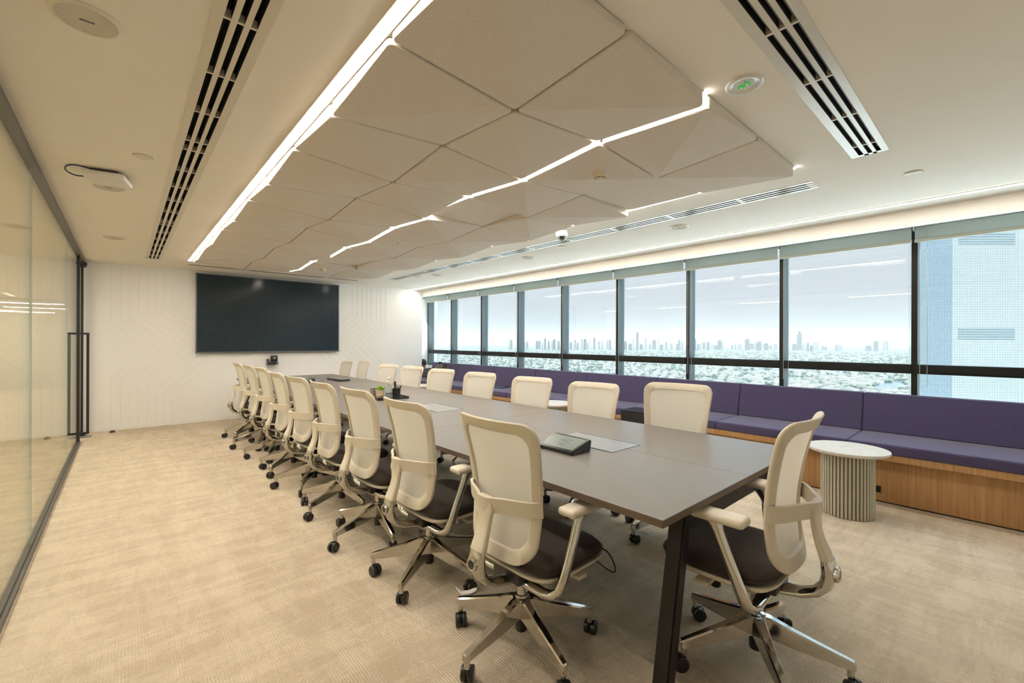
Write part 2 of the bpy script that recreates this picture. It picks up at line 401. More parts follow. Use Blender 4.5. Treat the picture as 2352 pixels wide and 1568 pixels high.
struct(box_obj('wall_back', M['wall'], (XC, 5.9, YB - .1, YB, 0, ZC + .2)))
struct(box_obj('wall_corridor', M['corridor'], (XC - .1, XC, YB, 18, 0, ZC + .2)))
struct(MB().box(XC, XG + .1, 18, 18.1, 0, ZC + .2).box(XG + .03, XG + .1, YW + .2, 18, 0, ZC + .2).build('wall_corridor_end', M['corridor']))
struct(box_obj('ceiling_corridor', M['ceiling'], (XC, XG + .1, YW + .2, 18, ZC, ZC + .2)))
struct(box_obj('wall_bay', M['wall'], (XB, 5.9, YE, YE + .1, 0, ZC + .2)))
struct(MB().box(XB, XB + .06, YB, YE, 2.385, ZC + .2).box(XB + .06, 5.9, YB, YE, ZC, ZC + .2).build('trim_1', M['wall']))
struct(box_obj('wall_sill', M['wall'], (5.535, 5.9, YB, YE, 0, .78)))
struct(MB().box(XG + .05, XB, YW - .012, YW, 0, .045).build('baseboard_far', M['wall']))
# chevron grooves of the far wall panelling
def grooves():
    m = MB(); y0, y1 = YW - .0035, YW + .01; w = .0035
    def seg(x0, z0, x1, z1):
        d = Vector((x1 - x0, 0, z1 - z0)); L = d.length; n = Vector((-d.z, 0, d.x)) / L * w
        a, b_ = Vector((x0, 0, z0)), Vector((x1, 0, z1))
        P = [a + n, a - n, b_ - n, b_ + n]
        f = [m.b.verts.new((p.x, y0, p.z)) for p in P]; g = [m.b.verts.new((p.x, y1, p.z)) for p in P]
        m.cap(f)
        for i in range(4): m.b.faces.new((f[i], f[(i + 1) % 4], g[(i + 1) % 4], g[i]))
    for k in range(8):
        for sgn in (1, -1):
            xc = 2.066
            x = -.135 + .1045 * k; zu = 1.637 + .040 * k; zl = .80 - .045 * k
            tip = x + .42 + .05 * k; zt = 1.215
            X = lambda v: v if sgn > 0 else 2 * xc - v
            if tip > .9 + 9: tip = tip
            seg(X(x), ZC, X(x), zu); seg(X(x), zu, X(tip), zt); seg(X(tip), zt, X(x), max(zl, .05)); seg(X(x), max(zl, .05), X(x), .045)
    return struct(m.build('trim_2', M['groove']))
grooves()
# dark shadow gap in the ceiling in front of the screen
struct(box_obj('trim_3', M['alu_dark'], (.745, 3.36, 8.255, 8.285, ZC - .006, ZC + .004)))

# ------------------------------------------------------------ glass partition and door on the left
wl_ = struct(MB().box(XG - .028, XG + .028, YB, 8.17, 0, .022).box(XG - .008, XG + .008, YB, 8.17, .022, .03)
             .box(XG - .03, XG + .03, YB, 8.92, ZC - .045, ZC).build('wall_left', M['alu_dark']))
tag(wl_, 'frameless glass partition with dark aluminium tracks', 'glass wall')
for y0, y1 in ((YB, 1.75), (1.755, 4.20), (4.205, 6.6), (6.605, 8.13)):
    g = MB().box(XG - .006, XG + .006, y0, y1, .02, ZC - .03).build('glass_panel', M['partglass'], wl_)
    MB().box(XG - .0065, XG + .0065, y1 - .001, y1 + .005, .02, ZC - .03).build('joint', M['greenedge'], wl_)
struct(MB().box(XG - .022, XG + .022, 8.125, 8.165, 0, ZC - .04).build('trim_4', M['black']))
dr = struct(MB().box(XG - .006, XG + .006, 8.19, 8.86, .012, ZC - .06).build('door_1', M['partglass']))
tag(dr, 'glass pivot door with black edge trim and tall black pull', 'door')
MB().box(XG - .02, XG + .02, 8.83, 8.87, .01, ZC - .05).build('edge_trim', M['black'], dr)
hd = MB()
for sx_ in (-1, 1):
    xo = XG + sx_ * .095
    hd.box(xo - .014, xo + .014, 8.20, 8.235, .10, 1.46)
    for z in (.10, 1.435): hd.box(min(XG, xo), max(XG, xo), 8.205, 8.23, z, z + .025)
hd.build('pull_handle', M['black'], dr)
MB().box(XG - .05, XG + .06, 8.70, 8.87, ZC - .085, ZC - .045, bev=.006).box(XG - .05, XG + .05, 8.72, 8.85, ZC - .11, ZC - .09).build('top_pivot', M['black'], dr)
MB().box(XG - .05, XG + .05, 8.68, 8.87, .004, .03, bev=.005).build('floor_pivot', M['black'], dr)
MB().box(XG - .1, XG + .12, 8.50, 8.72, 0, .004).build('cover_plate', M['steel'], dr)
st = thing('door_stop', 'small black half-dome door stop on carpet near the far wall', 'door stop', (-.115, 8.72, 0))
MB().lathe([(.034, 0), (.034, .012), (.028, .026), (.014, .036), (0, .038)], n=20).build('dome', M['plastic'], st, 40)
MB().lathe([(.037, 0), (.037, .006), (.034, .008)], n=20).build('base_ring', M['steel'], st, 40)
# corridor lamps seen through the glass
PEND = [(-1.55, 11.6, 2.02), (-1.45, 12.9, 2.10), (-1.7, 14.3, 1.98), (-1.6, 16.0, 2.16)]
for i, (x, y, z) in enumerate(PEND):
    t = thing('pendant_lamp', ['linear pendant lamp far behind the glass partition, nearest', 'linear pendant lamp far behind the glass partition, second', 'linear pendant lamp far behind the glass partition, third', 'linear pendant lamp far behind the glass partition, farthest'][i], 'lamp', (x, y, z))
    MB().box(-.55, .55, -.02, .02, 0, .03).build('housing', M['striphouse'], t)
    MB().box(-.54, .54, -.016, .016, -.012, 0).build('diffuser', M['pendant'], t)
    for sx_ in (-.4, .4): MB().tube([(sx_, 0, .03), (sx_, 0, ZC - z)], .003, 6).build('suspension', M['chain'], t)
for y in (2.0, 4.6, 7.2, 10.0, 13.5, 16.5):  # unseen fill lights, added to brighten the corridor and glass wall side
    ld = bpy.data.lights.new('corridor_fill', 'AREA'); ld.shape = 'RECTANGLE'; ld.size = .08; ld.size_y = 1.2; ld.energy = 50; ld.color = (1, .92, .80)
    lo_ = bpy.data.objects.new('corridor_fill', ld); COL.objects.link(lo_); lo_.location = (-2.1, y, ZC - .03)
    if y > 9: ld.energy = 60

# ------------------------------------------------------------ window wall
MY = [-1.65, .575, 1.697, 2.807, 3.926, 5.046, 6.17, 7.30, 8.43, 9.45]
ZH = 2.50
for i in range(len(MY) - 1):
    y0, y1 = MY[i], MY[i + 1]
    fr = MB()
    fr.box(XW, XW + .16, y1 - .022, y1 + .022, .75, ZH + .05)                      # mullion at the far side of this bay
    fr.box(XW - .005, XW + .12, y0 + .022, y1 - .022, 1.065, 1.152)               # transom
    fr.box(XW - .005, XW - .02, y0 + .022, y1 - .022, 1.085, 1.14)
    fr.box(XW, XW + .12, y0 + .022, y1 - .022, ZH - .02, ZH + .05)
    fr.box(XW, XW + .12, y0 + .022, y1 - .022, .75, .80)
    w = struct(fr.build('window_%d' % (i + 1), [M['mullion'], M['mullion_daylit']]))
    for p in w.data.polygons:                                                      # mullion flanks lightened to grey-blue, the daylight on them put into the colour
        if abs(p.normal.y) > .9 and p.area > .2: p.material_index = 1
    MB().box(XW + .105, XW + .113, y0 + .022, y1 - .022, 1.15, ZH - .02).build('pane', M['winglass'], w)
    MB().box(XW + .105, XW + .113, y0 + .022, y1 - .022, .80, 1.067).build('pane', M['winglass'], w)
    nm = 'nearest the camera' if i == 0 else ('%s from the camera end' % ORD[i + 1] if i < 8 else 'nearest the far wall')
    t = thing('roller_blind', 'rolled-up cream roller blind above the window bay ' + nm, 'blind', (5.49, (y0 + y1) / 2, 0), 0, 'roller blinds along the window wall')
    hw = (y1 - y0) / 2 - .012
    MB().tube([(0, -hw, 2.46), (0, hw, 2.46)], .032, 16).build('roller', M['blind'], t, 40)
    zb = 2.315
    MB().box(.028, .031, -hw, hw, zb, 2.46).build('fabric', M['blind'], t)
    MB().box(.018, .040, -hw - .003, hw + .003, zb - .022, zb + .006, bev=.003).build('bottom_rail', M['blindrail'], t)
    MB().box(-.02, .05, hw + .001, hw + .011, 2.40, 2.50).build('bracket', M['chain'], t)
    c = MB()
    for dx in (0, .05): c.tube([(.035, hw - .035 - dx, 2.43), (.035, hw - .035 - dx, .95)], .0022, 6)
    c.build('chain', M['chain'], t)

# ------------------------------------------------------------ ceiling fittings
def diffuser(label, x0, x1, y0, y1, slots, along, bars, frame_mat, vane=False, barw=.012):
    """slotted linear diffuser: flange, dark slot boxes, divider bars, small spacers"""
    t = thing('linear_diffuser', label, 'air diffuser', ((x0 + x1) / 2, (y0 + y1) / 2, ZC), 0); ox, oy = (x0 + x1) / 2, (y0 + y1) / 2
    m = MB(); zt, zb = -.0005, -.003
    if along == 'y':
        edges = [x0] + [v for s_ in slots for v in s_] + [x1]
        for i in range(0, len(edges), 2): m.box(edges[i] - ox, edges[i + 1] - ox, y0 - oy, y1 - oy, zb, zt)
        sy0, sy1 = min(bars[0], y0 + .05), y1 - .05
        m.box(slots[0][0] - ox, slots[-1][1] - ox, y1 - oy - .05, y1 - oy, zb, zt)
    else:
        edges = [y0] + [v for s_ in slots for v in s_] + [y1]
        for i in range(0, len(edges), 2): m.box(x0 - ox, x1 - ox, edges[i] - oy, edges[i + 1] - oy, zb, zt)
        m.box(x1 - ox - .03, x1 - ox, slots[0][0] - oy, slots[-1][1] - oy, zb, zt)
    m.build('frame', frame_mat, t)
    for s0, s1 in slots:
        b = MB()
        if along == 'y':
            b.box(s0 - ox - .004, s1 - ox + .004, y0 - oy, y1 - oy, .055, .06)
            b.box(s0 - ox - .006, s0 - ox, y0 - oy, y1 - oy, zt, .06); b.box(s1 - ox, s1 - ox + .006, y0 - oy, y1 - oy, zt, .06)
        else:
            b.box(x0 - ox, x1 - ox, s0 - oy - .004, s1 - oy + .004, .055, .06)
            b.box(x0 - ox, x1 - ox, s0 - oy - .006, s0 - oy, zt, .06); b.box(x0 - ox, x1 - ox, s1 - oy, s1 - oy + .006, zt, .06)
        so = b.build('slot', M['slotblack'], t)
        if vane:
            v = MB(); 
            if along == 'y': v.box((s0 + s1) / 2 - ox - .002, (s0 + s1) / 2 - ox + .003, y0 - oy, y1 - oy, .012, .05)
            else: v.box(x0 - ox, x1 - ox, s0 - oy + .006, s0 - oy + .012, .012, .05)
            v.build('vane', M['slotgrey'], so)
    for b_ in bars:
        for s0, s1 in slots:
            k = MB()
            if along == 'y': k.box(s0 - ox, s1 - ox, b_ - oy - barw / 2, b_ - oy + barw / 2, zb + .001, .03)
            else: k.box(b_ - ox - barw / 2, b_ - ox + barw / 2, s0 - oy, s1 - oy, zb + .001, .03)
            k.build('spacer', M['diffuser_white'], t)
    return t
SL = [(.266, .289), (.309, .331), (.350, .372)]
diffuser('long cream three-slot air diffuser between the glass wall and the left light strip', .228, .409, -1.2, 8.10, SL, 'y',
         [1.43 - .43 * k for k in range(5, 0, -1)] + [1.43, 1.86, 2.29, 2.72, 3.145, 3.305, 3.74, 4.17, 4.6, 5.03, 5.46, 5.62, 6.05, 6.48, 6.91, 7.34, 7.77], M['diffuser_white'])
diffuser('short glossy white three-slot air diffuser crossing the ceiling at the near end', .55, 3.435, .465, .645, [(.497, .520), (.538, .560), (.581, .605)], 'x',
         [.86, 1.34, 1.82, 2.295, 2.77, 3.245], M['diffuser_gloss'], vane=True)
diffuser('slim white three-slot air diffuser running parallel to the windows', 3.700, 3.885, .925, 7.72, [(3.731, 3.757), (3.780, 3.806), (3.829, 3.855)], 'y',
         [1.45 + .62 * k for k in range(11)], M['diffuser_gloss'], barw=.03)
def speaker(label, x, y, r=.084):
    t = thing('ceiling_speaker', label, 'speaker', (x, y, ZC), 0, 'round ceiling speakers')
    MB().lathe([(r + .018, .004), (r + .018, -.004), (r + .004, -.010), (r, -.008), (r, -.004)], n=48).build('trim_ring', M['diffuser_white'], t, 40)
    MB().lathe([(r, -.004), (r, -.0065), (0, -.0085)], n=48).build('grille', M['grille'], t, 40)
    MB().box(-.02, .02, -.004, .004, -.0105, -.007).build('badge', M['badge'], t)
speaker('large round ceiling speaker nearest the camera, top left corner', -.10, 2.205)
speaker('round ceiling speaker just behind the wireless access point', -.085, 4.50)
speaker('round ceiling speaker farthest down the glass wall side', -.08, 6.69)
speaker('round ceiling speaker by the windows, nearest the camera', 4.18, 2.18, .075)
speaker('round ceiling speaker by the windows, middle of three', 4.17, 4.37, .075)
speaker('round ceiling speaker by the windows, farthest of three', 4.10, 6.60, .075)
def cover(label, x, y, r=.046):
    t = thing('sprinkler_cover', label, 'sprinkler cover', (x, y, ZC), 0, 'flush sprinkler covers')
    MB().lathe([(r, .002), (r, -.006), (r - .006, -.009), (0, -.009)], n=32).build('cap', M['diffuser_white'], t, 40)
    MB().lathe([(r + .006, .002), (r + .006, -.002), (r, -.003)], n=32).build('ring', M['grille'], t, 40)
cover('flush round sprinkler cover near the access point', .09, 3.615)
cover('flush round sprinkler cover in the ceiling above the near sofa end', 4.025, .42)
cover('flush round sprinkler cover right behind the dome camera', 4.0, 3.594)
cover('flush round sprinkler cover near the far end of the window side', 3.955, 7.0)
t = thing('emergency_light', 'round white emergency light with two green lenses', 'emergency light', (2.085, .782, ZC))
MB().lathe([(.078, .004), (.078, -.004), (.072, -.010), (.066, -.011), (.042, -.002), (.040, -.004), (0, -.004)], n=48).build('bezel', M['whitegloss'], t, 40)
led = MB()
for a in (-1, 1): led.lathe([(.013, -.004), (.013, -.010), (0, -.012)], c=(a * .004, a * .014, 0), n=20)
lo = led.build('green_lens', M['greenled'], t, 40)
lo['label'] = 'green lens pair'
yl = MB()
for a in (-1, 1): yl.lathe([(.005, -.0115), (0, -.0135)], c=(a * .004, a * .014, 0), n=12)
yl.build('led_chip', M['yellowled'], lo)
MB().lathe([(.0035, -.004), (0, -.006)], c=(-.024, -.012, 0), n=10).build('test_button', M['plastic'], t)
t = thing('access_point', 'white square wireless access point with blue cable on ceiling', 'access point', (-.085, 4.14, ZC), math.radians(-12))
ap = MB(); ap.box(-.115, .115, -.115, .115, -.062, -.022, bev=.016, seg=4); ap.build('body', M['white'], t, 40)
MB().box(-.07, .07, -.07, .07, -.022, 0).build('mount', M['alu_dark'], t)
MB().tube(curve([(-.05, -.06, -.008), (-.13, -.09, -.004), (-.185, -.075, -.012), (-.20, -.03, -.03), (-.17, .02, -.04), (-.112, .03, -.035)]), .0045, 8).build('cable', M['blue'], t, 180)
MB().lathe([(.003, -.0615), (0, -.0635)], c=(.03, .0, 0), n=10).build('status_light', M['blueled'], t)
def smoke(label, x, y, z, big=True):
    t = thing('smoke_detector', label, 'smoke detector', (x, y, z))
    if big:
        MB().lathe([(.05, .012), (.05, -.012), (.047, -.02), (.036, -.046), (.033, -.048), (.033, -.054), (.024, -.062), (0, -.064)], n=40).build('housing', M['ivory'], t, 30)
        v = MB()
        for k in range(8):
            a = 2 * PI * (k + .5) / 8
            v.box(-.009, .009, -.002, .003, -.0525, -.0475, rot=Matrix.Rotation(a + PI / 2, 3, 'Z'), piv=(0, 0, 0))
            for vv in v.b.verts[-8:] if False else []: pass
        v.b.free(); v = MB()
        for k in range(8):
            a = 2 * PI * (k + .5) / 8; r0, r1 = .0335, .0375
            pts = [(math.cos(a + d) * r, math.sin(a + d) * r) for r, d in ((r0, -.27), (r1, -.27), (r1, .27), (r0, .27))]
            v.prism(pts, -.0475, -.039)
        v.build('vents', M['slotblack'], t)
    else:
        MB().lathe([(.055, .012), (.055, -.006), (.05, -.012), (.02, -.018), (.016, -.026), (0, -.028)], n=40).build('housing', M['ivory'], t, 30)
        MB().lathe([(.016, -.02), (.012, -.028), (0, -.03)], n=20).build('sensor', M['badge'], t)
smoke('cone-shaped ivory smoke detector on the felt panels, near end', 2.335, 1.765, 2.475)
smoke('flat disc ivory detector on the felt panels, middle', 2.285, 4.50, 2.477, False)
smoke('cone-shaped ivory smoke detector on the felt panels, far end', 2.27, 6.90, 2.478)
t = thing('dome_camera', 'white dome security camera on ceiling by the slim diffuser', 'security camera', (3.45, 3.10, ZC))
MB().lathe([(.062, .004), (.064, -.01), (.062, -.048), (.055, -.056), (.043, -.058)], n=40).build('housing', M['whitegloss'], t, 30)
MB().lathe([(.043, -.056), (.042, -.068), (.036, -.085), (.022, -.098), (0, -.103)], n=32, caps=False).build('dome', M['dome'], t, 180)
MB().lathe([(.028, -.05), (.03, -.066), (.02, -.084), (0, -.09)], n=20).build('lens_unit', M['plastic'], t, 40)

# ---- light strips
def strip(label, x0, x1, y0, y1, z, mat, house=.006):
    t = thing('light_strip', label, 'light strip', ((x0 + x1) / 2, (y0 + y1) / 2, z)); hx, hy = (x1 - x0) / 2, (y1 - y0) / 2
    MB().box(-hx, hx, -hy, hy, -.0075, -.001).build('diffuser', mat, t)
    MB().box(-hx - house, -hx, -hy - .004, hy + .004, -.0055, .002).box(hx, hx + house, -hy - .004, hy + .004, -.0055, .002).build('channel', M['striphouse'], t)
strip('bright LED strip along the left edge of the felt panels', .702, .734, .92, 7.86, ZC, M['stripwarm'], .012)
strip('bright LED strip in the gap down the middle of the felt panels', 2.004, 2.038, .93, 7.86, ZC, M['stripwarm'])
strip('bright LED strip along the right edge of the felt panels', 3.312, 3.34, .93, 7.86, ZC, M['stripwarm'])
strip('long cove LED strip beside the window bulkhead', 4.845, 4.878, YB, YW - .02, ZC, M['stripcove'], .002)

# ---- folded felt ceiling panels: four columns of eleven
PX = [.752 + .6375 * i for i in range(5)]; PY = [.92 + .629 * j for j in range(12)]
HI, LO, RAISED = 2.494, 2.451, {(2, 3), (3, 1), (2, 8)}
COLN = ['leftmost column', 'column left of the middle light strip', 'column right of the middle light strip', 'rightmost column']
def felt_panel(i, j):
    gl = .020 if i == 2 else .006; gr = .020 if i == 1 else .006
    if i == 0: gl = .0
    if i == 3: gr = .0
    x0, x1, y0, y1 = PX[i] + gl, PX[i + 1] - gr, PY[j] + .006, PY[j + 1] - .006
    zz = lambda a, b_: (HI if (a + b_) % 2 else LO)
    z = [zz(i, j), zz(i + 1, j), zz(i + 1, j + 1), zz(i, j + 1)]
    if (i, j) in RAISED: z = [2.505 if v == LO else 2.497 for v in z]
    m = MB(); r = .022; cn = [(x0, y0), (x1, y0), (x1, y1), (x0, y1)]
    def zat(x, y):                                   # the fold runs between the two low corners
        u, v = (x - x0) / (x1 - x0), (y - y0) / (y1 - y0)
        if (i + j) % 2 == 0: return z[0] + (z[1] - z[0]) * u + (z[2] - z[1]) * v if u >= v else z[0] + (z[2] - z[3]) * u + (z[3] - z[0]) * v
        return z[0] + (z[1] - z[0]) * u + (z[3] - z[0]) * v if u + v <= 1 else z[2] + (z[3] - z[2]) * (1 - u) + (z[1] - z[2]) * (1 - v)
    ring = []
    for k, (cx, cy) in enumerate(cn):
        sx_, sy_ = (1 if k in (0, 3) else -1), (1 if k < 2 else -1); ox, oy = cx + sx_ * r, cy + sy_ * r
        a0 = (PI, 1.5 * PI, 0, .5 * PI)[k]
        for s_ in range(5):
            a = a0 + s_ * PI / 8; ring.append((ox + r * math.cos(a), oy + r * math.sin(a)))
    lowk = (0, 2) if (i + j) % 2 == 0 else (1, 3)
    ins = []
    cxm, cym = (x0 + x1) / 2, (y0 + y1) / 2
    rows_top = [(x, y, ZC - .004) for x, y in ring]
    rows_a = [(x, y, zat(x, y) + .006) for x, y in ring]
    rows_b = [(x + (cxm - x) * .011, y + (cym - y) * .011, zat(x, y) + .001) for x, y in ring]
    R = m.grid([rows_top, rows_a, rows_b], closed_u=True)
    bot = R[2]; a_, b_ = lowk[0] * 5 + 2, lowk[1] * 5 + 2
    m.cap(bot[a_:b_ + 1]); m.cap(bot[b_:] + bot[:a_ + 1])
    o = m.build('ceiling_panel', M['felt'], None, 3)
    if j == 0: row = 'in the row nearest the camera'
    elif j == 10: row = 'in the row nearest the screen'
    else: row = 'in the %s row from the camera end' % ORD[j + 1]
    kind = 'raised grey felt ceiling panel' if (i, j) in RAISED else 'folded grey felt ceiling panel'
    tag(o, kind + ', ' + COLN[i] + ', ' + row, 'ceiling panel', 'folded felt panels over the table')
for i in range(4):
    for j in range(11): felt_panel(i, j)

# ------------------------------------------------------------ conference table
ZT = .74; TX0, TX1, TY0, TY1 = 1.405, 2.945, .787, 8.42
tb = thing('conference_table', 'very long grey-brown wood laminate conference table on dark steel legs', 'table', ((TX0 + TX1) / 2, (TY0 + TY1) / 2, 0))
cx_, cy_ = tb.location.x, tb.location.y
tys = [TY0, 2.695, 4.60, 6.51, TY1]; xm = (TX0 + TX1) / 2
FLAPS = [(1.455, 1.94), (3.29, 3.755), (5.16, 5.63), (7.03, 7.50)]
for i in range(4):
    for a, b_ in ((TX0, xm - .001), (xm + .001, TX1)):
        m = MB().box(a - cx_, b_ - cx_, tys[i] + .001 - cy_, tys[i + 1] - .001 - cy_, ZT - .03, ZT, bev=.0015, seg=1)
        o = m.build('tabletop', [M['tabletop'], M['tableedge']], tb)
        for p in o.data.polygons:
            if abs(p.normal.z) < .5: p.material_index = 1
for k, (a, b_) in enumerate(FLAPS):
    x0, x1 = 2.04, 2.33; xf = x0 + .17
    o = MB().box(x0 - cx_, x1 - cx_, a - cy_, b_ - cy_, ZT - .004, ZT + .0012).build('cable_port', M['alu_dark'], tb)
    MB().box(x0 + .014 - cx_, xf - .001 - cx_, a + .003 - cy_, b_ - .003 - cy_, ZT, ZT + .003, bev=.001, seg=1).box(xf + .001 - cx_, x1 - .016 - cx_, a + .003 - cy_, b_ - .003 - cy_, ZT, ZT + .003, bev=.001, seg=1).build('flap', M['flap'], o)
    MB().box(x0 + .002 - cx_, x0 + .013 - cx_, a + .03 - cy_, b_ - .03 - cy_, ZT + .001, ZT + .0022).box(x1 - .015 - cx_, x1 - .003 - cx_, a + .03 - cy_, b_ - .03 - cy_, ZT + .001, ZT + .0022).build('brush_strip', M['black'], o)
def bar(m, a, b_, wx, wy):
    a, b_ = Vector(a), Vector(b_)
    r0 = [a + Vector((sx * wx, sy * wy, 0)) for sx, sy in ((-1, -1), (1, -1), (1, 1), (-1, 1))]; r1 = [b_ + Vector((sx * wx, sy * wy, 0)) for sx, sy in ((-1, -1), (1, -1), (1, 1), (-1, 1))]
    R = m.grid([r0, r1], closed_u=True); m.cap(R[0]); m.cap(R[1], flip=True)
for y in (.872, 4.60, 8.335):
    for s in (-1, 1):
        m = MB(); bar(m, (s * .625, y - cy_, 0), (s * .475, y - cy_, ZT - .03), .030, .034)
        bmesh.ops.bevel(m.b, geom=[e_ for e_ in m.b.edges if abs((e_.verts[0].co - e_.verts[1].co).z) > .3], offset=.008, segments=2, affect='EDGES')
        m.build('leg', M['tableleg'], tb, 30)
    MB().box(-.47, .47, y - cy_ - .014, y - cy_ + .022, ZT - .150, ZT - .031, bev=.004).build('cross_rail', M['tableleg'], tb)
for s in (-1, 1):
    MB().box(s * .34 - .02, s * .34 + .02, .872 - cy_, 8.335 - cy_, ZT - .085, ZT - .031).build('long_rail', M['tableleg'], tb)
for a, b_ in FLAPS:
    MB().box(2.06 - cx_, 2.31 - cx_, a - .06 - cy_, b_ + .06 - cy_, ZT - .16, ZT - .031, bev=.004).build('cable_tray', M['black'], tb)

# ------------------------------------------------------------ office chairs
def interp(tbl, z):
    if z <= tbl[0][0]: return tbl[0][1]
    for k in range(len(tbl) - 1):
        (a, va), (b_, vb) = tbl[k], tbl[k + 1]
        if z <= b_:
            m0 = (vb - tbl[k - 1][1]) / (b_ - tbl[k - 1][0]) if k else (vb - va) / (b_ - a)
            m1 = (tbl[k + 2][1] - va) / (tbl[k + 2][0] - a) if k + 2 < len(tbl) else (vb - va) / (b_ - a)
            h = b_ - a; t = (z - a) / h
            return (2 * t**3 - 3 * t**2 + 1) * va + (t**3 - 2 * t**2 + t) * h * m0 + (-2 * t**3 + 3 * t**2) * vb + (t**3 - t**2) * h * m1
    return tbl[-1][1]
PROF = [(.43, -.150), (.52, -.133), (.62, -.124), (.70, -.127), (.80, -.142), (.90, -.164), (1.0, -.194), (1.045, -.214)]
HALF = [(.43, .196), (.52, .206), (.62, .214), (.75, .225), (.88, .238), (.97, .246), (1.045, .246)]
BZ0, BZ1 = .438, 1.035
def bx(y, z): return interp(PROF, z) + .048 * (y / .25) ** 2
def outline(ins, it, ib, rtop, rbot, n=9, ns=10):
    z0, z1 = BZ0 + ib, BZ1 - it; P = []
    hw = lambda z: interp(HALF, z) - ins
    def arc(cy, cz, r, a0, a1):
        for k in range(n): a = a0 + (a1 - a0) * k / (n - 1); P.append((cy + r * math.cos(a), cz + r * math.sin(a)))
    def side(zs, s):
        for z in zs: P.append((s * hw(z), z))
    arc(hw(z1 - rtop) - rtop, z1 - rtop, rtop, 0, PI / 2)
    for k in range(1, ns): P.append(((hw(z1 - rtop) - rtop) * (1 - 2 * k / ns), z1))
    arc(-(hw(z1 - rtop) - rtop), z1 - rtop, rtop, PI / 2, PI)
    side([z1 - rtop - (z1 - rtop - z0 - rbot) * k / (2 * ns) for k in range(1, 2 * ns)], -1)
    arc(-(hw(z0 + rbot) - rbot), z0 + rbot, rbot, PI, 1.5 * PI)
    for k in range(1, ns): P.append((-(hw(z0 + rbot) - rbot) * (1 - 2 * k / ns), z0))
    arc(hw(z0 + rbot) - rbot, z0 + rbot, rbot, 1.5 * PI, 2 * PI)
    side([z0 + rbot + (z1 - rtop - z0 - rbot) * k / (2 * ns) for k in range(1, 2 * ns)], 1)
    return P
def sq_ring(hx, hy, cx, z, n=40, p=4.5, dz=None):
    R = []
    for k in range(n):
        a = 2 * PI * k / n; c, s = math.cos(a), math.sin(a)
        x = cx + hx * math.copysign(abs(c) ** (2 / p), c); y = hy * math.copysign(abs(s) ** (2 / p), s)
        R.append((x, y, z + (dz(x, y) if dz else 0)))
    return R
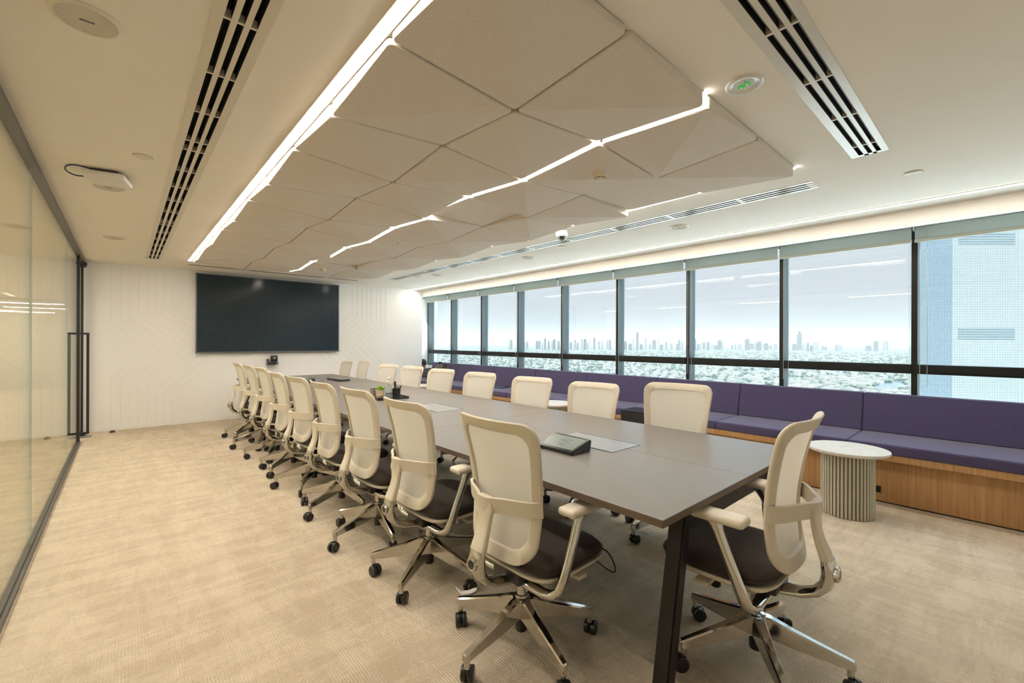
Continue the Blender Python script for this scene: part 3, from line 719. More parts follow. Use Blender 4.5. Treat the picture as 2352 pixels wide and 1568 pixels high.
def make_chair():
    t = thing('office_chair', 'x', 'chair')
    # star base and casters
    m = MB()
    m.lathe([(.030, .128), (.036, .134), (.042, .20), (.040, .214), (.030, .218)], n=24)
    for k in range(5):
        a = 2 * PI * k / 5; ca, sa = math.cos(a), math.sin(a); rows = []
        for r, w, zb, zt in [(.02, .026, .132, .216), (.05, .024, .130, .214), (.13, .021, .114, .186), (.23, .0175, .101, .156), (.315, .0155, .092, .132), (.334, .0145, .091, .126), (.3385, .011, .095, .120)]:
            c = .28; pts = [(-w, zb + .004), (-w * .6, zb), (w * .6, zb), (w, zb + .004), (w * .92, zt - .006), (w * .6, zt), (-w * .6, zt), (-w * .92, zt - .006)]
            rows.append([(r * ca - y * sa, r * sa + y * ca, z) for y, z in pts])
        R = m.grid(rows, closed_u=True); m.cap(R[-1])
        m.tube([(.322 * ca, .322 * sa, .10), (.322 * ca, .322 * sa, .064)], .0125, 12)
    base = m.build('star_base', M['alu'], t, 35)
    for k in range(5):
        m = MB()
        for s in (-1, 1):
            m.lathe([(.010, s * .006), (.028, s * .006), (.031, s * .010), (.031, s * .022), (.027, s * .026), (.012, s * .0265), (0, s * .0265)], c=(-.016, 0, .031), n=24, axis='y')
        m.box(-.030, .004, -.0065, .0065, .018, .058, bev=.003)
        m.tube([(0, 0, .045), (0, 0, .068)], .0095, 10)
        a = 2 * PI * k / 5
        c = m.build('caster', M['plastic'], base, 35, loc=(.322 * math.cos(a), .322 * math.sin(a), 0)); c.rotation_euler.z = random.uniform(0, 6.28)
    m = MB(); m.lathe([(.0245, .066), (.0265, .069), (.0265, .131), (.024, .133)], n=24); m.build('gas_column', M['plastic'], t, 35)
    m = MB(); m.lathe([(.031, .214), (.031, .222), (.021, .225), (.021, .30)], n=24); m.build('piston', M['alu'], t, 35)
    # mechanism under the seat
    m = MB(); m.box(-.10, .13, -.085, .085, .315, .378, bev=.012); m.box(-.03, .10, -.20, .20, .352, .374, bev=.006)
    mech = m.build('mechanism', M['plastic'], t, 40)
    MB().lathe([(.03, .272), (.055, .282), (.085, .305), (.09, .322)], n=28).build('housing', M['cream'], mech, 50)
    for s in (-1, 1):
        m = MB(); m.tube([(.10, s * .10, .345), (.125, s * .17, .347)], .014, 10); m.box(.10, .16, s * .205 - .042, s * .205 + .042, .336, .356, bev=.007)
        m.build('lever', M['cream'], mech, 40)
    # seat
    front = lambda x, y: -.55 * max(0, x - .235) ** 1.6 - .10 * max(0, abs(y) - .17)
    sag = lambda x, y: front(x, y) * .4
    m = MB(); R = m.grid([sq_ring(.19, .215, .105, .402, dz=sag), sq_ring(.222, .247, .105, .404, dz=sag), sq_ring(.230, .253, .105, .420, dz=sag), sq_ring(.226, .250, .105, .440, dz=front), sq_ring(.206, .232, .105, .4545, dz=front), sq_ring(.16, .17, .105, .4585, p=3.5, dz=front), sq_ring(.08, .085, .105, .459, p=3), sq_ring(.01, .01, .105, .459, p=2)], closed_u=True)
    m.cap(R[0]); m.cap(R[-1], flip=True); seat = m.build('seat', M['seat'], t, 60)
    m = MB()
    pts = sq_ring(.2315, .2545, .105, .424, n=60, dz=sag); m.tube(pts + [pts[0]], .0018, 6, caps=False); m.build('seam', M['seat'], seat, 180)
    m = MB(); R = m.grid([sq_ring(.10, .13, .08, .370), sq_ring(.18, .205, .10, .374, dz=sag), sq_ring(.219, .244, .105, .380, dz=sag), sq_ring(.232, .255, .105, .392, dz=sag), sq_ring(.232, .255, .105, .402, dz=sag), sq_ring(.185, .21, .105, .404, dz=sag)], closed_u=True)
    m.cap(R[0]); m.cap(R[-1], flip=True); m.build('seat_shell', M['cream'], t, 50)
    # back: frame ring, mesh, lumbar wings with central spine
    O = outline(0, 0, 0, .062, .115); I = outline(.043, .050, .058, .052, .085); n = len(O); th = .019
    def p3(P, off): return [(bx(y, z) + off, y, z) for y, z in P]
    O2 = outline(.004, .004, .004, .058, .111); I2 = outline(.039, .046, .054, .056, .089)
    m = MB(); m.grid([p3(O, -.006), p3(O2, 0), p3(I2, 0), p3(I, -.004), p3(I, -th + .004), p3(I2, -th), p3(O2, -th), p3(O, -th + .005)], closed_u=True, closed_v=True)
    m.build('back_frame', M['cream'], t, 50)
    G = outline(.030, .036, .044, .062, .098); m = MB(); rows = []; zc = .72
    for f in (1, .9, .78, .64, .48, .32, .16, .03): rows.append([(bx(y * f, zc + (z - zc) * f) - .004, y * f, zc + (z - zc) * f) for y, z in G])
    R = m.grid(rows, closed_u=True); m.cap(R[-1]); m.build('back_mesh', M['backmesh'], t, 180)
    plan = [(.221, -.012), (.214, -.026), (.195, -.040), (.165, -.052), (.125, -.064), (.085, -.077), (.055, -.092), (.036, -.106), (.018, -.112), (0, -.113)]
    plan = [(y, o * .86) for y, o in plan]
    plan = plan + [(-y, o) for y, o in plan[-2::-1]]
    m = MB(); rows = []
    for z, fl in ((.652, 1), (.660, 0), (.685, 0), (.708, 0), (.714, 0)):
        rows.append([(bx(y, .685) + o + (.685 - z) * .1, y, z) for y, o in plan])
    m.grid(rows); wing = m.build('back_support', M['cream'], t, None, solid=.013); smooth_angle(wing.data, 40)
    m = MB(); rows = []
    for x, z, hx, hy in [(-.226, .716, .004, .030), (-.229, .712, .011, .042), (-.231, .66, .013, .056), (-.230, .635, .013, .043), (-.233, .60, .013, .036), (-.243, .56, .015, .036), (-.258, .52, .018, .040), (-.266, .495, .019, .041)]:
        rows.append([(x + .018 + a, b_, zz) for a, b_, zz in sq_ring(hx, hy, 0, z, n=20, p=4)])
    R = m.grid(rows, closed_u=True); m.cap(R[0]); m.cap(R[-1], flip=True)
    m.build('spine', M['cream'], wing, 50)
    m = MB(); m.tube([(-.249, 0, .497), (-.254, 0, .47), (-.255, 0, .435), (-.244, 0, .395), (-.216, 0, .360), (-.17, 0, .338), (-.11, 0, .327), (-.02, 0, .325)], [.023, .025, .025, .023, .021, .020, .020, .021], 18, ry=[.044, .046, .044, .040, .038, .040, .046, .052])
    br = m.build('back_bracket', M['alu'], t, 50)
    m = MB(); m.lathe([(.020, -.262), (.030, -.275), (.030, -.302), (.024, -.308), (.018, -.306)], c=(.018, 0, .448), n=24, axis='x'); m.build('tilt_housing', M['alu'], br, 40)
    MB().lathe([(.019, -.300), (.017, -.3075), (0, -.3075)], c=(.018, 0, .448), n=20, axis='x').build('tilt_cap', M['plastic'], br, 40)
    # arms
    for s in (-1, 1):
        path = [(-.05, s * .03, .327), (-.055, s * .12, .323), (-.055, s * .19, .322), (-.052, s * .235, .332), (-.045, s * .262, .356), (-.035, s * .274, .395), (-.012, s * .279, .46), (.022, s * .279, .54), (.050, s * .277, .605), (.062, s * .275, .632), (.07, s * .273, .646)]
        m = MB(); m.tube(path, [.020, .019, .019, .0195, .020, .0195, .0185, .018, .019, .026, .034], 16, ry=[.028, .026, .025, .024, .024, .024, .022, .021, .022, .028, .034], upv=(1, .001, 0))
        arm = m.build('armrest', M['alu'], t, 50)
        m = MB(); m.box(-.02, .185, s * .272 - .046, s * .272 + .046, .646, .681, bev=.016, seg=4); m.build('arm_pad', M['cream'], arm, 50)
        m = MB(); m.tube([(.10, s * .085, .34), (.10, s * .155, .335)], .02, 14); m.lathe([(.027, s * .15), (.030, s * .156), (.030, s * .166), (.026, s * .170), (0, s * .170)], c=(.105, 0, .335), n=24, axis='y'); m.build('tension_knob', M['alu'], mech, 40)
    return t
BASE_PARTS = ('star_base', 'gas_column')
chair0 = make_chair(); used = [False]
def place_chair(x, y, face, dz, base_rot, label, group):
    """face: direction the sitter looks, degrees from +X"""
    if not used[0]:
        t = chair0; used[0] = True; t.location = (x, y, 0); t.rotation_euler.z = math.radians(face); t['label'] = label; t['group'] = group
    else: t = dup(chair0, (x, y, 0), math.radians(face), label, group)
    for c in t.children:
        k = c.name.split('.')[0]
        c.location.z = 0 if k in BASE_PARTS else (min(dz, .02) if k == 'armrest' else dz)
        if k == 'star_base':
            c.rotation_euler.z = math.radians(base_rot - face)
            for g in c.children: g.rotation_euler.z = random.uniform(0, 2 * PI)
    return t
SIDE = ['nearest the camera', 'second', 'third', 'fourth', 'fifth', 'sixth', 'seventh', 'eighth', 'ninth and farthest']
LEFT = [(1.345, 1.445, 1, .005, 41), (1.345, 2.24, 1, 0, 69), (1.35, 2.94, 2, .005, 46), (1.355, 3.64, 1, 0, 62), (1.36, 4.35, 4, 0, 18), (1.36, 5.03, 0, 0, 2), (1.365, 5.72, 1, .02, 25), (1.365, 6.40, 0, .02, 34), (1.37, 7.12, 0, .02, 10)]
for k, (x, y, f, dz, b_) in enumerate(LEFT):
    lab = 'cream mesh office chair with back to the glass wall, ' + (SIDE[k] if k in (0, 8) else SIDE[k] + ' from the camera end')
    place_chair(x, y, f, dz, b_, lab, 'office chairs along the glass wall side of the table')
RIGHT = [(2.885, 1.575, 189, .018), (2.885, 2.340, 189, -.03), (2.885, 3.100, 189, -.03), (2.885, 3.950, 189, -.03), (2.885, 4.760, 189, -.03), (2.885, 5.520, 189, -.03), (2.885, 6.270, 189, -.035), (2.885, 7.190, 176, .01), (2.885, 7.940, 180, -.045)]
for k, (x, y, f, dz) in enumerate(RIGHT):
    lab = 'cream mesh office chair with back to the windows, ' + (SIDE[k] if k in (0, 8) else SIDE[k] + ' from the camera end')
    place_chair(x, y, f, dz, 20 + 37 * k, lab, 'office chairs along the window side of the table')
head_chair = place_chair(2.01, .70, 92, .035, 1, 'cream mesh office chair at the near end of the table, seen from behind', 'office chair at the head of the table')
for c in head_chair.children:                                      # its arm pads are slid back, clear of the table rail
    for g in c.children:
        if g.name.startswith('arm_pad'): g.location.x = -.035
pt = thing('paper_tag', 'crumpled white paper tag caught on the nearest chair leg', 'paper', (1.305, 1.80, .088))
m = MB(); m.grid([[(-.045, .035, .022), (-.03, .015, -.004), (0, 0, -.008), (.02, -.02, .004), (.035, -.03, .016)], [(-.038, .055, .028), (-.018, .035, .006), (.012, .016, .004), (.034, -.004, .016), (.045, -.016, .022)]]); m.build('sheet', M['paper'], pt, 180, solid=.001)
cb = thing('loose_cable', 'black cable looping below the nearest chair seat under the table', 'cable', (1.66, 1.22, 0))
MB().tube(curve([(-.06, .12, .365), (.0, .06, .335), (.03, .01, .30), (.06, -.01, .285), (.085, .01, .305), (.09, .05, .345), (.06, .09, .372)]), .0035, 8).build('cord', M['cable'], cb, 180)

# ------------------------------------------------------------ window bench
SY = [-1.58, .925, 2.07, 3.14, 4.35, 5.49, 6.64, 7.895, 8.93]
bn = thing('bench_base', 'long oak veneer bench base built under the windows', 'bench', (5.1, 3.9, 0))
MB().box(4.836 - 5.1, .38, YB - 3.9 + .01, YE - 3.9 - .01, .012, .372).build('plinth', M['oak'], bn)
MB().box(4.85 - 5.1, .38, YB - 3.9 + .01, YE - 3.9 - .01, 0, .012).build('shadow_gap', M['black'], bn)  # black strip stands in for the shadow line below the plinth
for i in range(len(SY)):
    a, b_ = SY[i], (SY[i + 1] if i < len(SY) - 1 else YE - .01)
    MB().box(4.772 - 5.1, .42, a - 3.9 + .0008, b_ - 3.9 - .0008, .372, .424).build('seat_rail', M['oakrail'], bn)
NTH = ['nearest the camera', 'second', 'third', 'fourth', 'fifth', 'sixth', 'seventh', 'eighth', 'ninth']
for i in range(len(SY)):
    a, b_ = SY[i], (SY[i + 1] if i < len(SY) - 1 else YE - .01)
    far = i >= 8
    nm = NTH[i] + ('' if i == 0 else ' from the camera end') if not far else 'last one at the far wall'
    o = MB().box(4.762, 5.43, a + .003, b_ - .003, .4245, .512, bev=.016, seg=4).build('seat_cushion', M['purple'], None, 40)
    tag(o, 'purple upholstered bench seat cushion, ' + nm, 'cushion', 'purple seat cushions of the window bench')
    if far: continue
    m = MB(); prof = [(5.365, .512), (5.52, .512), (5.525, .86), (5.512, .872), (5.452, .874), (5.438, .866)]
    P0 = [m.b.verts.new((x, a + .003, z)) for x, z in prof]; P1 = [m.b.verts.new((x, b_ - .003, z)) for x, z in prof]
    m.cap(P0); m.cap(P1, flip=True)
    for k in range(6): m.b.faces.new((P0[k], P0[(k + 1) % 6], P1[(k + 1) % 6], P1[k]))
    bmesh.ops.recalc_face_normals(m.b, faces=m.b.faces)
    bmesh.ops.bevel(m.b, geom=[e_ for e_ in m.b.edges if len(e_.link_faces) == 2 and e_.calc_face_angle(0) > .9], offset=.007, segments=3, affect='EDGES')
    o = m.build('back_cushion', M['purple'], None, 40)
    tag(o, 'purple upholstered bench back cushion, ' + nm, 'cushion', 'purple back cushions of the window bench')
ol = thing('power_outlet', 'black power outlet plate on the oak bench front', 'outlet', (4.836, .758, .108))
MB().box(-.006, 0, -.055, .055, -.028, .028, bev=.002).build('plate', M['black'], ol)
MB().box(-.0075, -.005, -.045, -.008, -.018, .018).box(-.0075, -.005, .008, .045, -.018, .018).build('socket', M['slotblack'], ol)

# ------------------------------------------------------------ side tables
def round_table(label, x, y, r=.27, rb=.176, zt=.52):
    t = thing('side_table', label, 'side table', (x, y, 0), 0, 'round marble side tables by the bench')
    MB().lathe([(0, zt - .026), (r - .012, zt - .026), (r - .002, zt - .016), (r, zt - .008), (r - .003, zt), (0, zt)], n=72).build('marble_top', M['marble'], t, 35)
    n = 44; rows = []; P = []
    for k in range(n):
        a = 2 * PI * k / n; d = 2 * PI / n
        for fr, rr in ((-.36, rb - .004), (-.30, rb), (.30, rb), (.36, rb - .004)): P.append((rr * math.cos(a + fr * d), rr * math.sin(a + fr * d)))
    m = MB(); m.grid([[(px, py, .004) for px, py in P], [(px, py, zt - .026) for px, py in P]], closed_u=True)
    o = m.build('fluted_base', [M['flute'], M['flute_gap']], t)
    for p in o.data.polygons:
        if p.index % 4 == 3: p.material_index = 1
    MB().lathe([(rb - .004, 0), (rb - .004, .006)], n=44).build('foot_plate', M['alu_dark'], t)
    return t
round_table('round marble-topped fluted side table behind the head chair, nearest the camera', 4.33, .837)
round_table('round marble-topped fluted side table, middle of three by the bench', 4.43, 4.14)
round_table('round marble-topped fluted side table, farthest of three by the bench', 4.24, 7.45)
cu = thing('cube_table', 'square black side table with glossy top in front of the bench', 'side table', (4.61, 2.86, 0))
MB().box(-.15, .15, -.20, .20, 0, .53, bev=.004).build('body', M['black'], cu)
MB().box(-.153, .153, -.204, .204, .53, .552, bev=.004).build('top', M['cubetop'], cu)

# ------------------------------------------------------------ things on the bench
o = MB().box(-.12, .12, -.17, .17, .0, .018, bev=.004).build('folder', M['darkblue'], None, 40, loc=(5.16, 6.20, .5125)); o.rotation_euler.z = math.radians(18)
tag(o, 'thin dark blue folder lying on the purple bench seat', 'folder')
bp_ = thing('backpack', 'grey-brown backpack with black straps lying on the far bench seat', 'backpack', (5.18, 8.18, .512))
m = MB(); m.grid([sq_ring(.11, .17, 0, 0, p=3), sq_ring(.135, .20, 0, .06, p=3), sq_ring(.135, .20, 0, .18, p=3), sq_ring(.115, .17, .02, .28, p=3), sq_ring(.07, .11, .03, .335, p=2.6), sq_ring(.01, .02, .03, .35, p=2)], closed_u=True)
m.build('sack', M['bag'], bp_, 60)
MB().box(-.165, -.11, -.11, .11, .02, .20, bev=.025, seg=3).build('front_pocket', M['bag'], bp_, 50)
MB().tube([(.03, -.10, .30), (.02, -.09, .345), (.0, -.03, .385), (0, .05, .38), (.02, .10, .34), (.03, .12, .30)], .011, 8, ry=.02).build('strap', M['bagstrap'], bp_, 180)
MB().tube([(-.03, -.14, .24), (-.04, -.17, .31), (-.02, -.19, .36), (.03, -.17, .33), (.05, -.15, .26)], .010, 8, ry=.018).build('strap', M['bagstrap'], bp_, 180)
MB().tube([(-.05, .12, .26), (-.08, .18, .30), (-.06, .23, .26), (-.03, .20, .18)], .009, 8, ry=.015).build('strap', M['bagstrap'], bp_, 180)

# ------------------------------------------------------------ person at the far end of the bench
def skin_body(name, joints, edges, mat, parent, sub=2):
    me = bpy.data.meshes.new(name); me.from_pydata([j[0] for j in joints], edges, []); o = bpy.data.objects.new(name, me); COL.objects.link(o)
    md = o.modifiers.new('k', 'SKIN')
    for k, j in enumerate(joints):
        v = me.skin_vertices[0].data[k]; r = j[1]; v.radius = r if isinstance(r, tuple) else (r, r)
    me.skin_vertices[0].data[0].use_root = True
    o.modifiers.new('u', 'SUBSURF').levels = sub
    bpy.context.view_layer.update(); nm = bpy.data.meshes.new_from_object(o.evaluated_get(bpy.context.evaluated_depsgraph_get()))
    o.modifiers.clear(); o.data = nm; nm.materials.clear(); nm.materials.append(mat)
    for p in nm.polygons: p.use_smooth = True
    o.parent = parent; return o
pe = thing('person', 'person with black hair and pale shirt bent over a laptop, beyond the wall edge', 'person', (5.335, 9.345, .512), math.radians(-90))
# local: +X is where they face (towards the camera end), Z up from the seat
J = [((-.02, 0, .085), .08), ((-.02, 0, .14), (.08, .115)), ((.01, 0, .195), (.08, .12)), ((.045, 0, .225), (.055, .06)), ((.085, 0, .242), .042), ((.115, 0, .262), .05),
     ((.015, .115, .205), .042), ((.05, .125, .13), .034), ((.13, .085, .10), .028), ((.165, .07, .10), .024), ((.015, -.115, .205), .042), ((.05, -.125, .13), .034), ((.13, -.085, .10), .028), ((.165, -.07, .10), .024),
     ((.03, .06, .075), .055), ((.12, .10, .07), .042), ((.13, .0, .042), .034), ((.03, -.06, .075), .055), ((.12, -.10, .07), .042), ((.10, .02, .040), .034)]
Ed = [(0, 1), (1, 2), (2, 3), (3, 4), (4, 5), (2, 6), (6, 7), (7, 8), (8, 9), (2, 10), (10, 11), (11, 12), (12, 13), (0, 14), (14, 15), (15, 16), (0, 17), (17, 18), (18, 19)]
body = skin_body('body', J, Ed, M['skin'], pe)
def grown(name, sel, mat, off):
    """garment: the body faces of one region, pushed out a little"""
    bm = bmesh.new(); bm.from_mesh(body.data); bm.normal_update()
    bmesh.ops.delete(bm, geom=[f for f in bm.faces if not sel(f.calc_center_median())], context='FACES')
    for v in bm.verts: v.co += v.normal * off
    me = bpy.data.meshes.new(name); bm.to_mesh(me); bm.free(); me.materials.append(mat)
    for p in me.polygons: p.use_smooth = True
    o = bpy.data.objects.new(name, me); COL.objects.link(o); o.parent = pe; return o
grown('shirt', lambda c: c.z > .105 and c.z < .262 and c.x < .125, M['shirt'], .008)
grown('trousers', lambda c: c.z <= .118 and not (c.x > .13 and c.z > .095), M['trousers'], .009)
m = MB(); rows = []
for a in range(13):
    ph = PI * a / 12; z = math.cos(ph); r = math.sin(ph); row = []
    for k in range(24):
        th_ = 2 * PI * k / 24; x, y = r * math.cos(th_), r * math.sin(th_)
        px, py, pz = .095 * x, .076 * y, .118 * z
        if x > .3 and z < 0: px += .008 * (1 - abs(y))             # chin and jaw
        if x > .8 and abs(y) < .25 and -.35 < z < .1: px += .020 * (1 - abs(z + .15) * 2)  # nose
        if x > .6 and .15 < abs(y) < .6 and 0 < z < .25: px -= .006   # eye sockets
        row.append((.055 + px, py, .445 + pz))
    rows.append(row)
m.grid(rows, closed_u=True)
for s in (-1, 1): m.lathe([(.004, 0), (.016, s * .004), (.018, s * .010), (.010, s * .014)], c=(.045, s * .074, .445), n=12, axis='y')
head = m.build('head', M['skin'], pe, 180)
m = MB(); 
for s in (-1, 1): m.lathe([(.009, .0), (.006, .004), (0, .005)], c=(.138, s * .030, .458), n=10, axis='x')
m.build('eyes', M['plastic'], head, 180)
m = MB(); rows = []
for a in range(9):
    ph = PI * .62 * a / 8; z = math.cos(ph); r = math.sin(ph); row = []
    for k in range(24):
        th_ = 2 * PI * k / 24; cut = .72 if math.cos(th_) > .5 and a > 5 else 1
        row.append((.052 + .104 * r * math.cos(th_) * cut, .086 * r * math.sin(th_), .452 + .124 * z))
    rows.append(row)
m.grid(rows, closed_u=True); hair = m.build('hair', M['hair'], head, 180)
bow = Matrix.Translation((.135, 0, .305)) @ Matrix.Rotation(math.radians(38), 4, 'Y') @ Matrix.Translation((-.055, 0, -.445))
for o in (head, *head.children): o.data.transform(bow)          # head bowed over the laptop
lp = thing('laptop', 'open grey laptop on the lap of the person at the far bench end', 'laptop', (5.335, 9.08, .5125), math.radians(-90))
MB().box(-.11, .11, -.16, .16, 0, .016, bev=.004).build('keyboard_base', M['laptopgrey'], lp, 40)
MB().box(.105, .113, -.16, .16, .012, .225, bev=.003, rot=Matrix.Rotation(math.radians(12), 3, 'Y'), piv=(.11, 0, .012)).build('screen_lid', M['laptopgrey'], lp, 40)

# ------------------------------------------------------------ screen and wall camera
tv = thing('wall_screen', 'very large dark wall screen with thin grey frame', 'screen', (2.066, YW, 1.815))
HX, HZ = 1.171, .665
MB().box(-HX + .05, HX - .05, -.055, 0, -HZ + .08, HZ - .08).build('back_case', M['black'], tv)
m = MB(); m.box(-HX, HX, -.08, -.05, -HZ, -HZ + .020).box(-HX, HX, -.08, -.05, HZ - .014, HZ).box(-HX, -HX + .014, -.08, -.05, -HZ, HZ).box(HX - .014, HX, -.08, -.05, -HZ, HZ)
m.build('frame', M['tvframe'], tv)
MB().box(-HX + .012, HX - .012, -.0775, -.05, -HZ + .018, HZ - .012).build('screen_panel', M['tvscreen'], tv)
pc = thing('video_camera', 'small black swivelling video camera on wall bracket below the screen', 'camera', (2.055, YW - .11, .93))
MB().box(-.085, .062, -.06, .06, 0, .045, bev=.012, seg=3).build('base', M['plastic'], pc, 40)
MB().box(-.055, .055, -.045, .05, .05, .165, bev=.02, seg=3).build('yoke', M['tablet'], pc, 40)
MB().lathe([(.034, -.055), (.043, -.05), (.043, .02), (.03, .04)], c=(-.004, 0, .115), n=28, axis='y').build('lens_barrel', M['plastic'], pc, 40)
MB().lathe([(.024, -.058), (.02, -.062), (0, -.064)], c=(-.004, 0, .115), n=24, axis='y').build('lens', M['tabletscreen'], pc, 40)
MB().box(-.10, .02, .05, .11, -.006, 0).box(-.10, -.085, -.02, .11, 0, .10).build('bracket', M['plastic'], pc)
MB().box(.028, .05, -.062, -.058, .012, .032).build('status_window', M['flap'], pc)

# ------------------------------------------------------------ things on the table
def tablet(label, x, y, rz, L=.27, D=.165):
    t = thing('touch_panel', label, 'touch panel', (x, y, ZT), rz, 'sloping touch panels on the table')
    # wedge: low edge towards -X, screen tilted up
    prof = [(-D / 2, 0), (D / 2 - .012, 0), (D / 2, .058), (D / 2 - .008, .066), (-D / 2 - .004, .016)]
    m = MB(); a = [m.b.verts.new((px, -L / 2, pz)) for px, pz in prof]; b_ = [m.b.verts.new((px, L / 2, pz)) for px, pz in prof]
    m.cap(a); m.cap(b_, flip=True)
    for k in range(5): m.b.faces.new((a[k], a[(k + 1) % 5], b_[(k + 1) % 5], b_[k]))
    bmesh.ops.recalc_face_normals(m.b, faces=m.b.faces)
    bmesh.ops.bevel(m.b, geom=list(m.b.edges), offset=.004, segments=2, affect='EDGES')
    m.build('body', M['tablet'], t, 40)
    p0, p1 = Vector((-D / 2 - .004, 0, .016)), Vector((D / 2 - .008, 0, .066)); u = (p1 - p0).normalized(); nn = Vector((-u.z, 0, u.x)); W_ = (p1 - p0).length
    def plate(u0, u1, v0, v1, h): return [p0 + u * u0 * W_ + nn * h + Vector((0, v * L, 0)) for u0, v in ((u0, v0), (u1, v0), (u1, v1), (u0, v1))]
    def slab(nm, mat, u0, u1, v0, v1, h0, h1, par):
        m = MB(); R = m.grid([plate(u0, u1, v0, v1, h0), plate(u0, u1, v0, v1, h1)], closed_u=True); m.cap(R[0]); m.cap(R[1], flip=True); return m.build(nm, mat, par)
    bz = slab('bezel', M['tabletbezel'], .02, .98, -.487, .487, 0, .0015, t)
    sc = slab('screen', M['tabletscreen'], .13, .90, -.435, .435, .001, .0022, t)
    m = MB()
    for r_, (v0, v1) in enumerate([(-.12, .02), (-.14, .05), (-.05, .10), (-.16, -.04), (-.10, .12), (-.02, .14), (-.17, -.02)]):
        uu = .30 + r_ * .065; R = m.grid([plate(uu, uu + .018, v0, v1, .0023), plate(uu, uu + .018, v0, v1, .0026)], closed_u=True); m.cap(R[1], flip=True)
    m.build('screen_text', M['screentext'], sc)
    return t
tablet('sloping black touch panel on the near part of the table', 1.905, 1.69, 0)
tablet('sloping black touch panel on the far part of the table', 2.03, 6.86, 0)
t = thing('slim_device', 'flat dark grey slim box lying near the far table end', 'device', (2.545, 7.0, ZT), math.radians(4))
MB().box(-.075, .075, -.25, .25, 0, .026, bev=.003).build('case', M['tablet'], t, 40)
MB().box(-.068, .068, -.24, .24, .026, .030, bev=.001).build('lid', M['laptopgrey'], t, 40)
ty = thing('desk_tray', 'black mesh tray holding small things at table centre', 'tray', (2.165, 4.53, ZT), math.radians(-3))
m = MB(); m.box(-.165, .165, -.22, .22, .003, .008)
m.box(-.17, -.163, -.225, .225, 0, .022).box(.163, .17, -.225, .225, 0, .022).box(-.17, .17, -.225, -.218, 0, .022).box(-.17, .17, .218, .225, 0, .022)
m.build('tray_pan', M['wiremesh'], ty)
zt_ = ZT + .008
t = thing('patterned_box', 'small box with black and tan swirl pattern on the tray', 'box', (2.125, 4.66, zt_), math.radians(-3))
m = MB(); m.box(-.06, .06, -.05, .05, 0, .004).box(-.06, -.055, -.05, .05, 0, .085).box(.055, .06, -.05, .05, 0, .085).box(-.06, .06, -.05, -.045, 0, .085).box(-.06, .06, .045, .05, 0, .085); m.build('shell', M['pattern'], t)
MB().box(-.054, .054, -.044, .044, .004, .012).build('lining', M['pot'], t)
t = thing('potted_succulent', 'small green spiky succulent in a tan ceramic pot', 'plant', (2.075, 4.475, zt_))
MB().lathe([(.028, 0), (.040, .006), (.046, .03), (.042, .038), (.044, .078), (.046, .088), (.041, .088), (.039, .074), (0, .072)], n=36).build('pot', M['pot'], t, 40)
m = MB()
for ring, (n_, ln, el) in enumerate([(9, .056, .50), (8, .052, .90), (6, .045, 1.25)]):
    for k in range(n_):
        a = 2 * PI * k / n_ + ring * .4; d = Vector((math.cos(a) * math.cos(el), math.sin(a) * math.cos(el), math.sin(el))); q = Vector((-math.sin(a), math.cos(a), 0)); w = d.cross(q)
        c0 = Vector((0, 0, .078)); rows = []
        for f, r in ((.05, .004), (.35, .0085), (.7, .0065), (1, .0008)):
            c = c0 + d * ln * f + Vector((0, 0, .012 * f * f)); rows.append([c + q * r * math.cos(2 * PI * j / 8) + w * r * .5 * math.sin(2 * PI * j / 8) for j in range(8)])
        m.grid(rows, closed_u=True)
m.build('leaves', M['leaf'], t, 180)
MB().lathe([(.040, .074), (.02, .079), (0, .080)], n=24).build('soil', M['soil'], t, 60)
t = thing('sanitizer_bottle', 'clear pump bottle of hand sanitizer with white pump on tray', 'bottle', (2.12, 4.38, zt_), math.radians(-40))
m = MB(); m.grid([sq_ring(.030, .042, 0, 0, p=3), sq_ring(.034, .046, 0, .006, p=3), sq_ring(.034, .046, 0, .120, p=3), sq_ring(.030, .040, 0, .140, p=2.6), sq_ring(.016, .016, 0, .158, p=2), sq_ring(.014, .014, 0, .168, p=2)], closed_u=True)
m.build('bottle_body', M['clear'], t, 60)
m = MB(); rows = []
for z in (.03, .11): rows.append([(-.0352, y, z) for y in (-.03, 0, .03)])
m.grid(rows); lb = m.build('bottle_label', M['label'], t, None, solid=.0006)
m = MB()
for k in range(5): m.tube([(-.036, -.022 + .010 * (k % 2), .10 - .016 * k), (-.036, .004 * k - .006, .104 - .016 * k), (-.036, .012 + .002 * k, .097 - .016 * k)], .0016, 6)
m.build('label_print', M['labelblue'], lb, 180)
MB().lathe([(.017, .160), (.018, .163), (.018, .182), (.010, .187), (.006, .190), (.0055, .212)], n=24).box(-.012, .012, -.012, .045, .212, .222, bev=.004).build('pump', M['white'], t, 40)
t = thing('pen_cup', 'black mesh pen cup at the near end of the tray', 'pen cup', (2.205, 4.36, zt_))
MB().lathe([(.040, 0), (.040, .002), (.045, .100), (.046, .102), (.043, .102), (.038, .004), (0, .003)], n=36).build('cup', M['wiremesh'], t, 40)
def rod(name, label, cat, x, y, pts, r, mat, tipmat=None):
    t = thing(name, label, cat, (x, y, zt_ + .006)); MB().tube(pts, r, 10).build('barrel', mat, t, 40)
    e_ = Vector(pts[-1]); d = (e_ - Vector(pts[-2])).normalized(); MB().tube([e_, e_ + d * .010], r * .9, 10).build('cap', tipmat or mat, t, 40); return t
rc = thing('remote_control', 'black remote control with two orange buttons in the pen cup', 'remote', (2.205, 4.362, zt_ + .006))
rm = Matrix.Rotation(math.radians(-8), 3, 'Y') @ Matrix.Rotation(math.radians(6), 3, 'X')
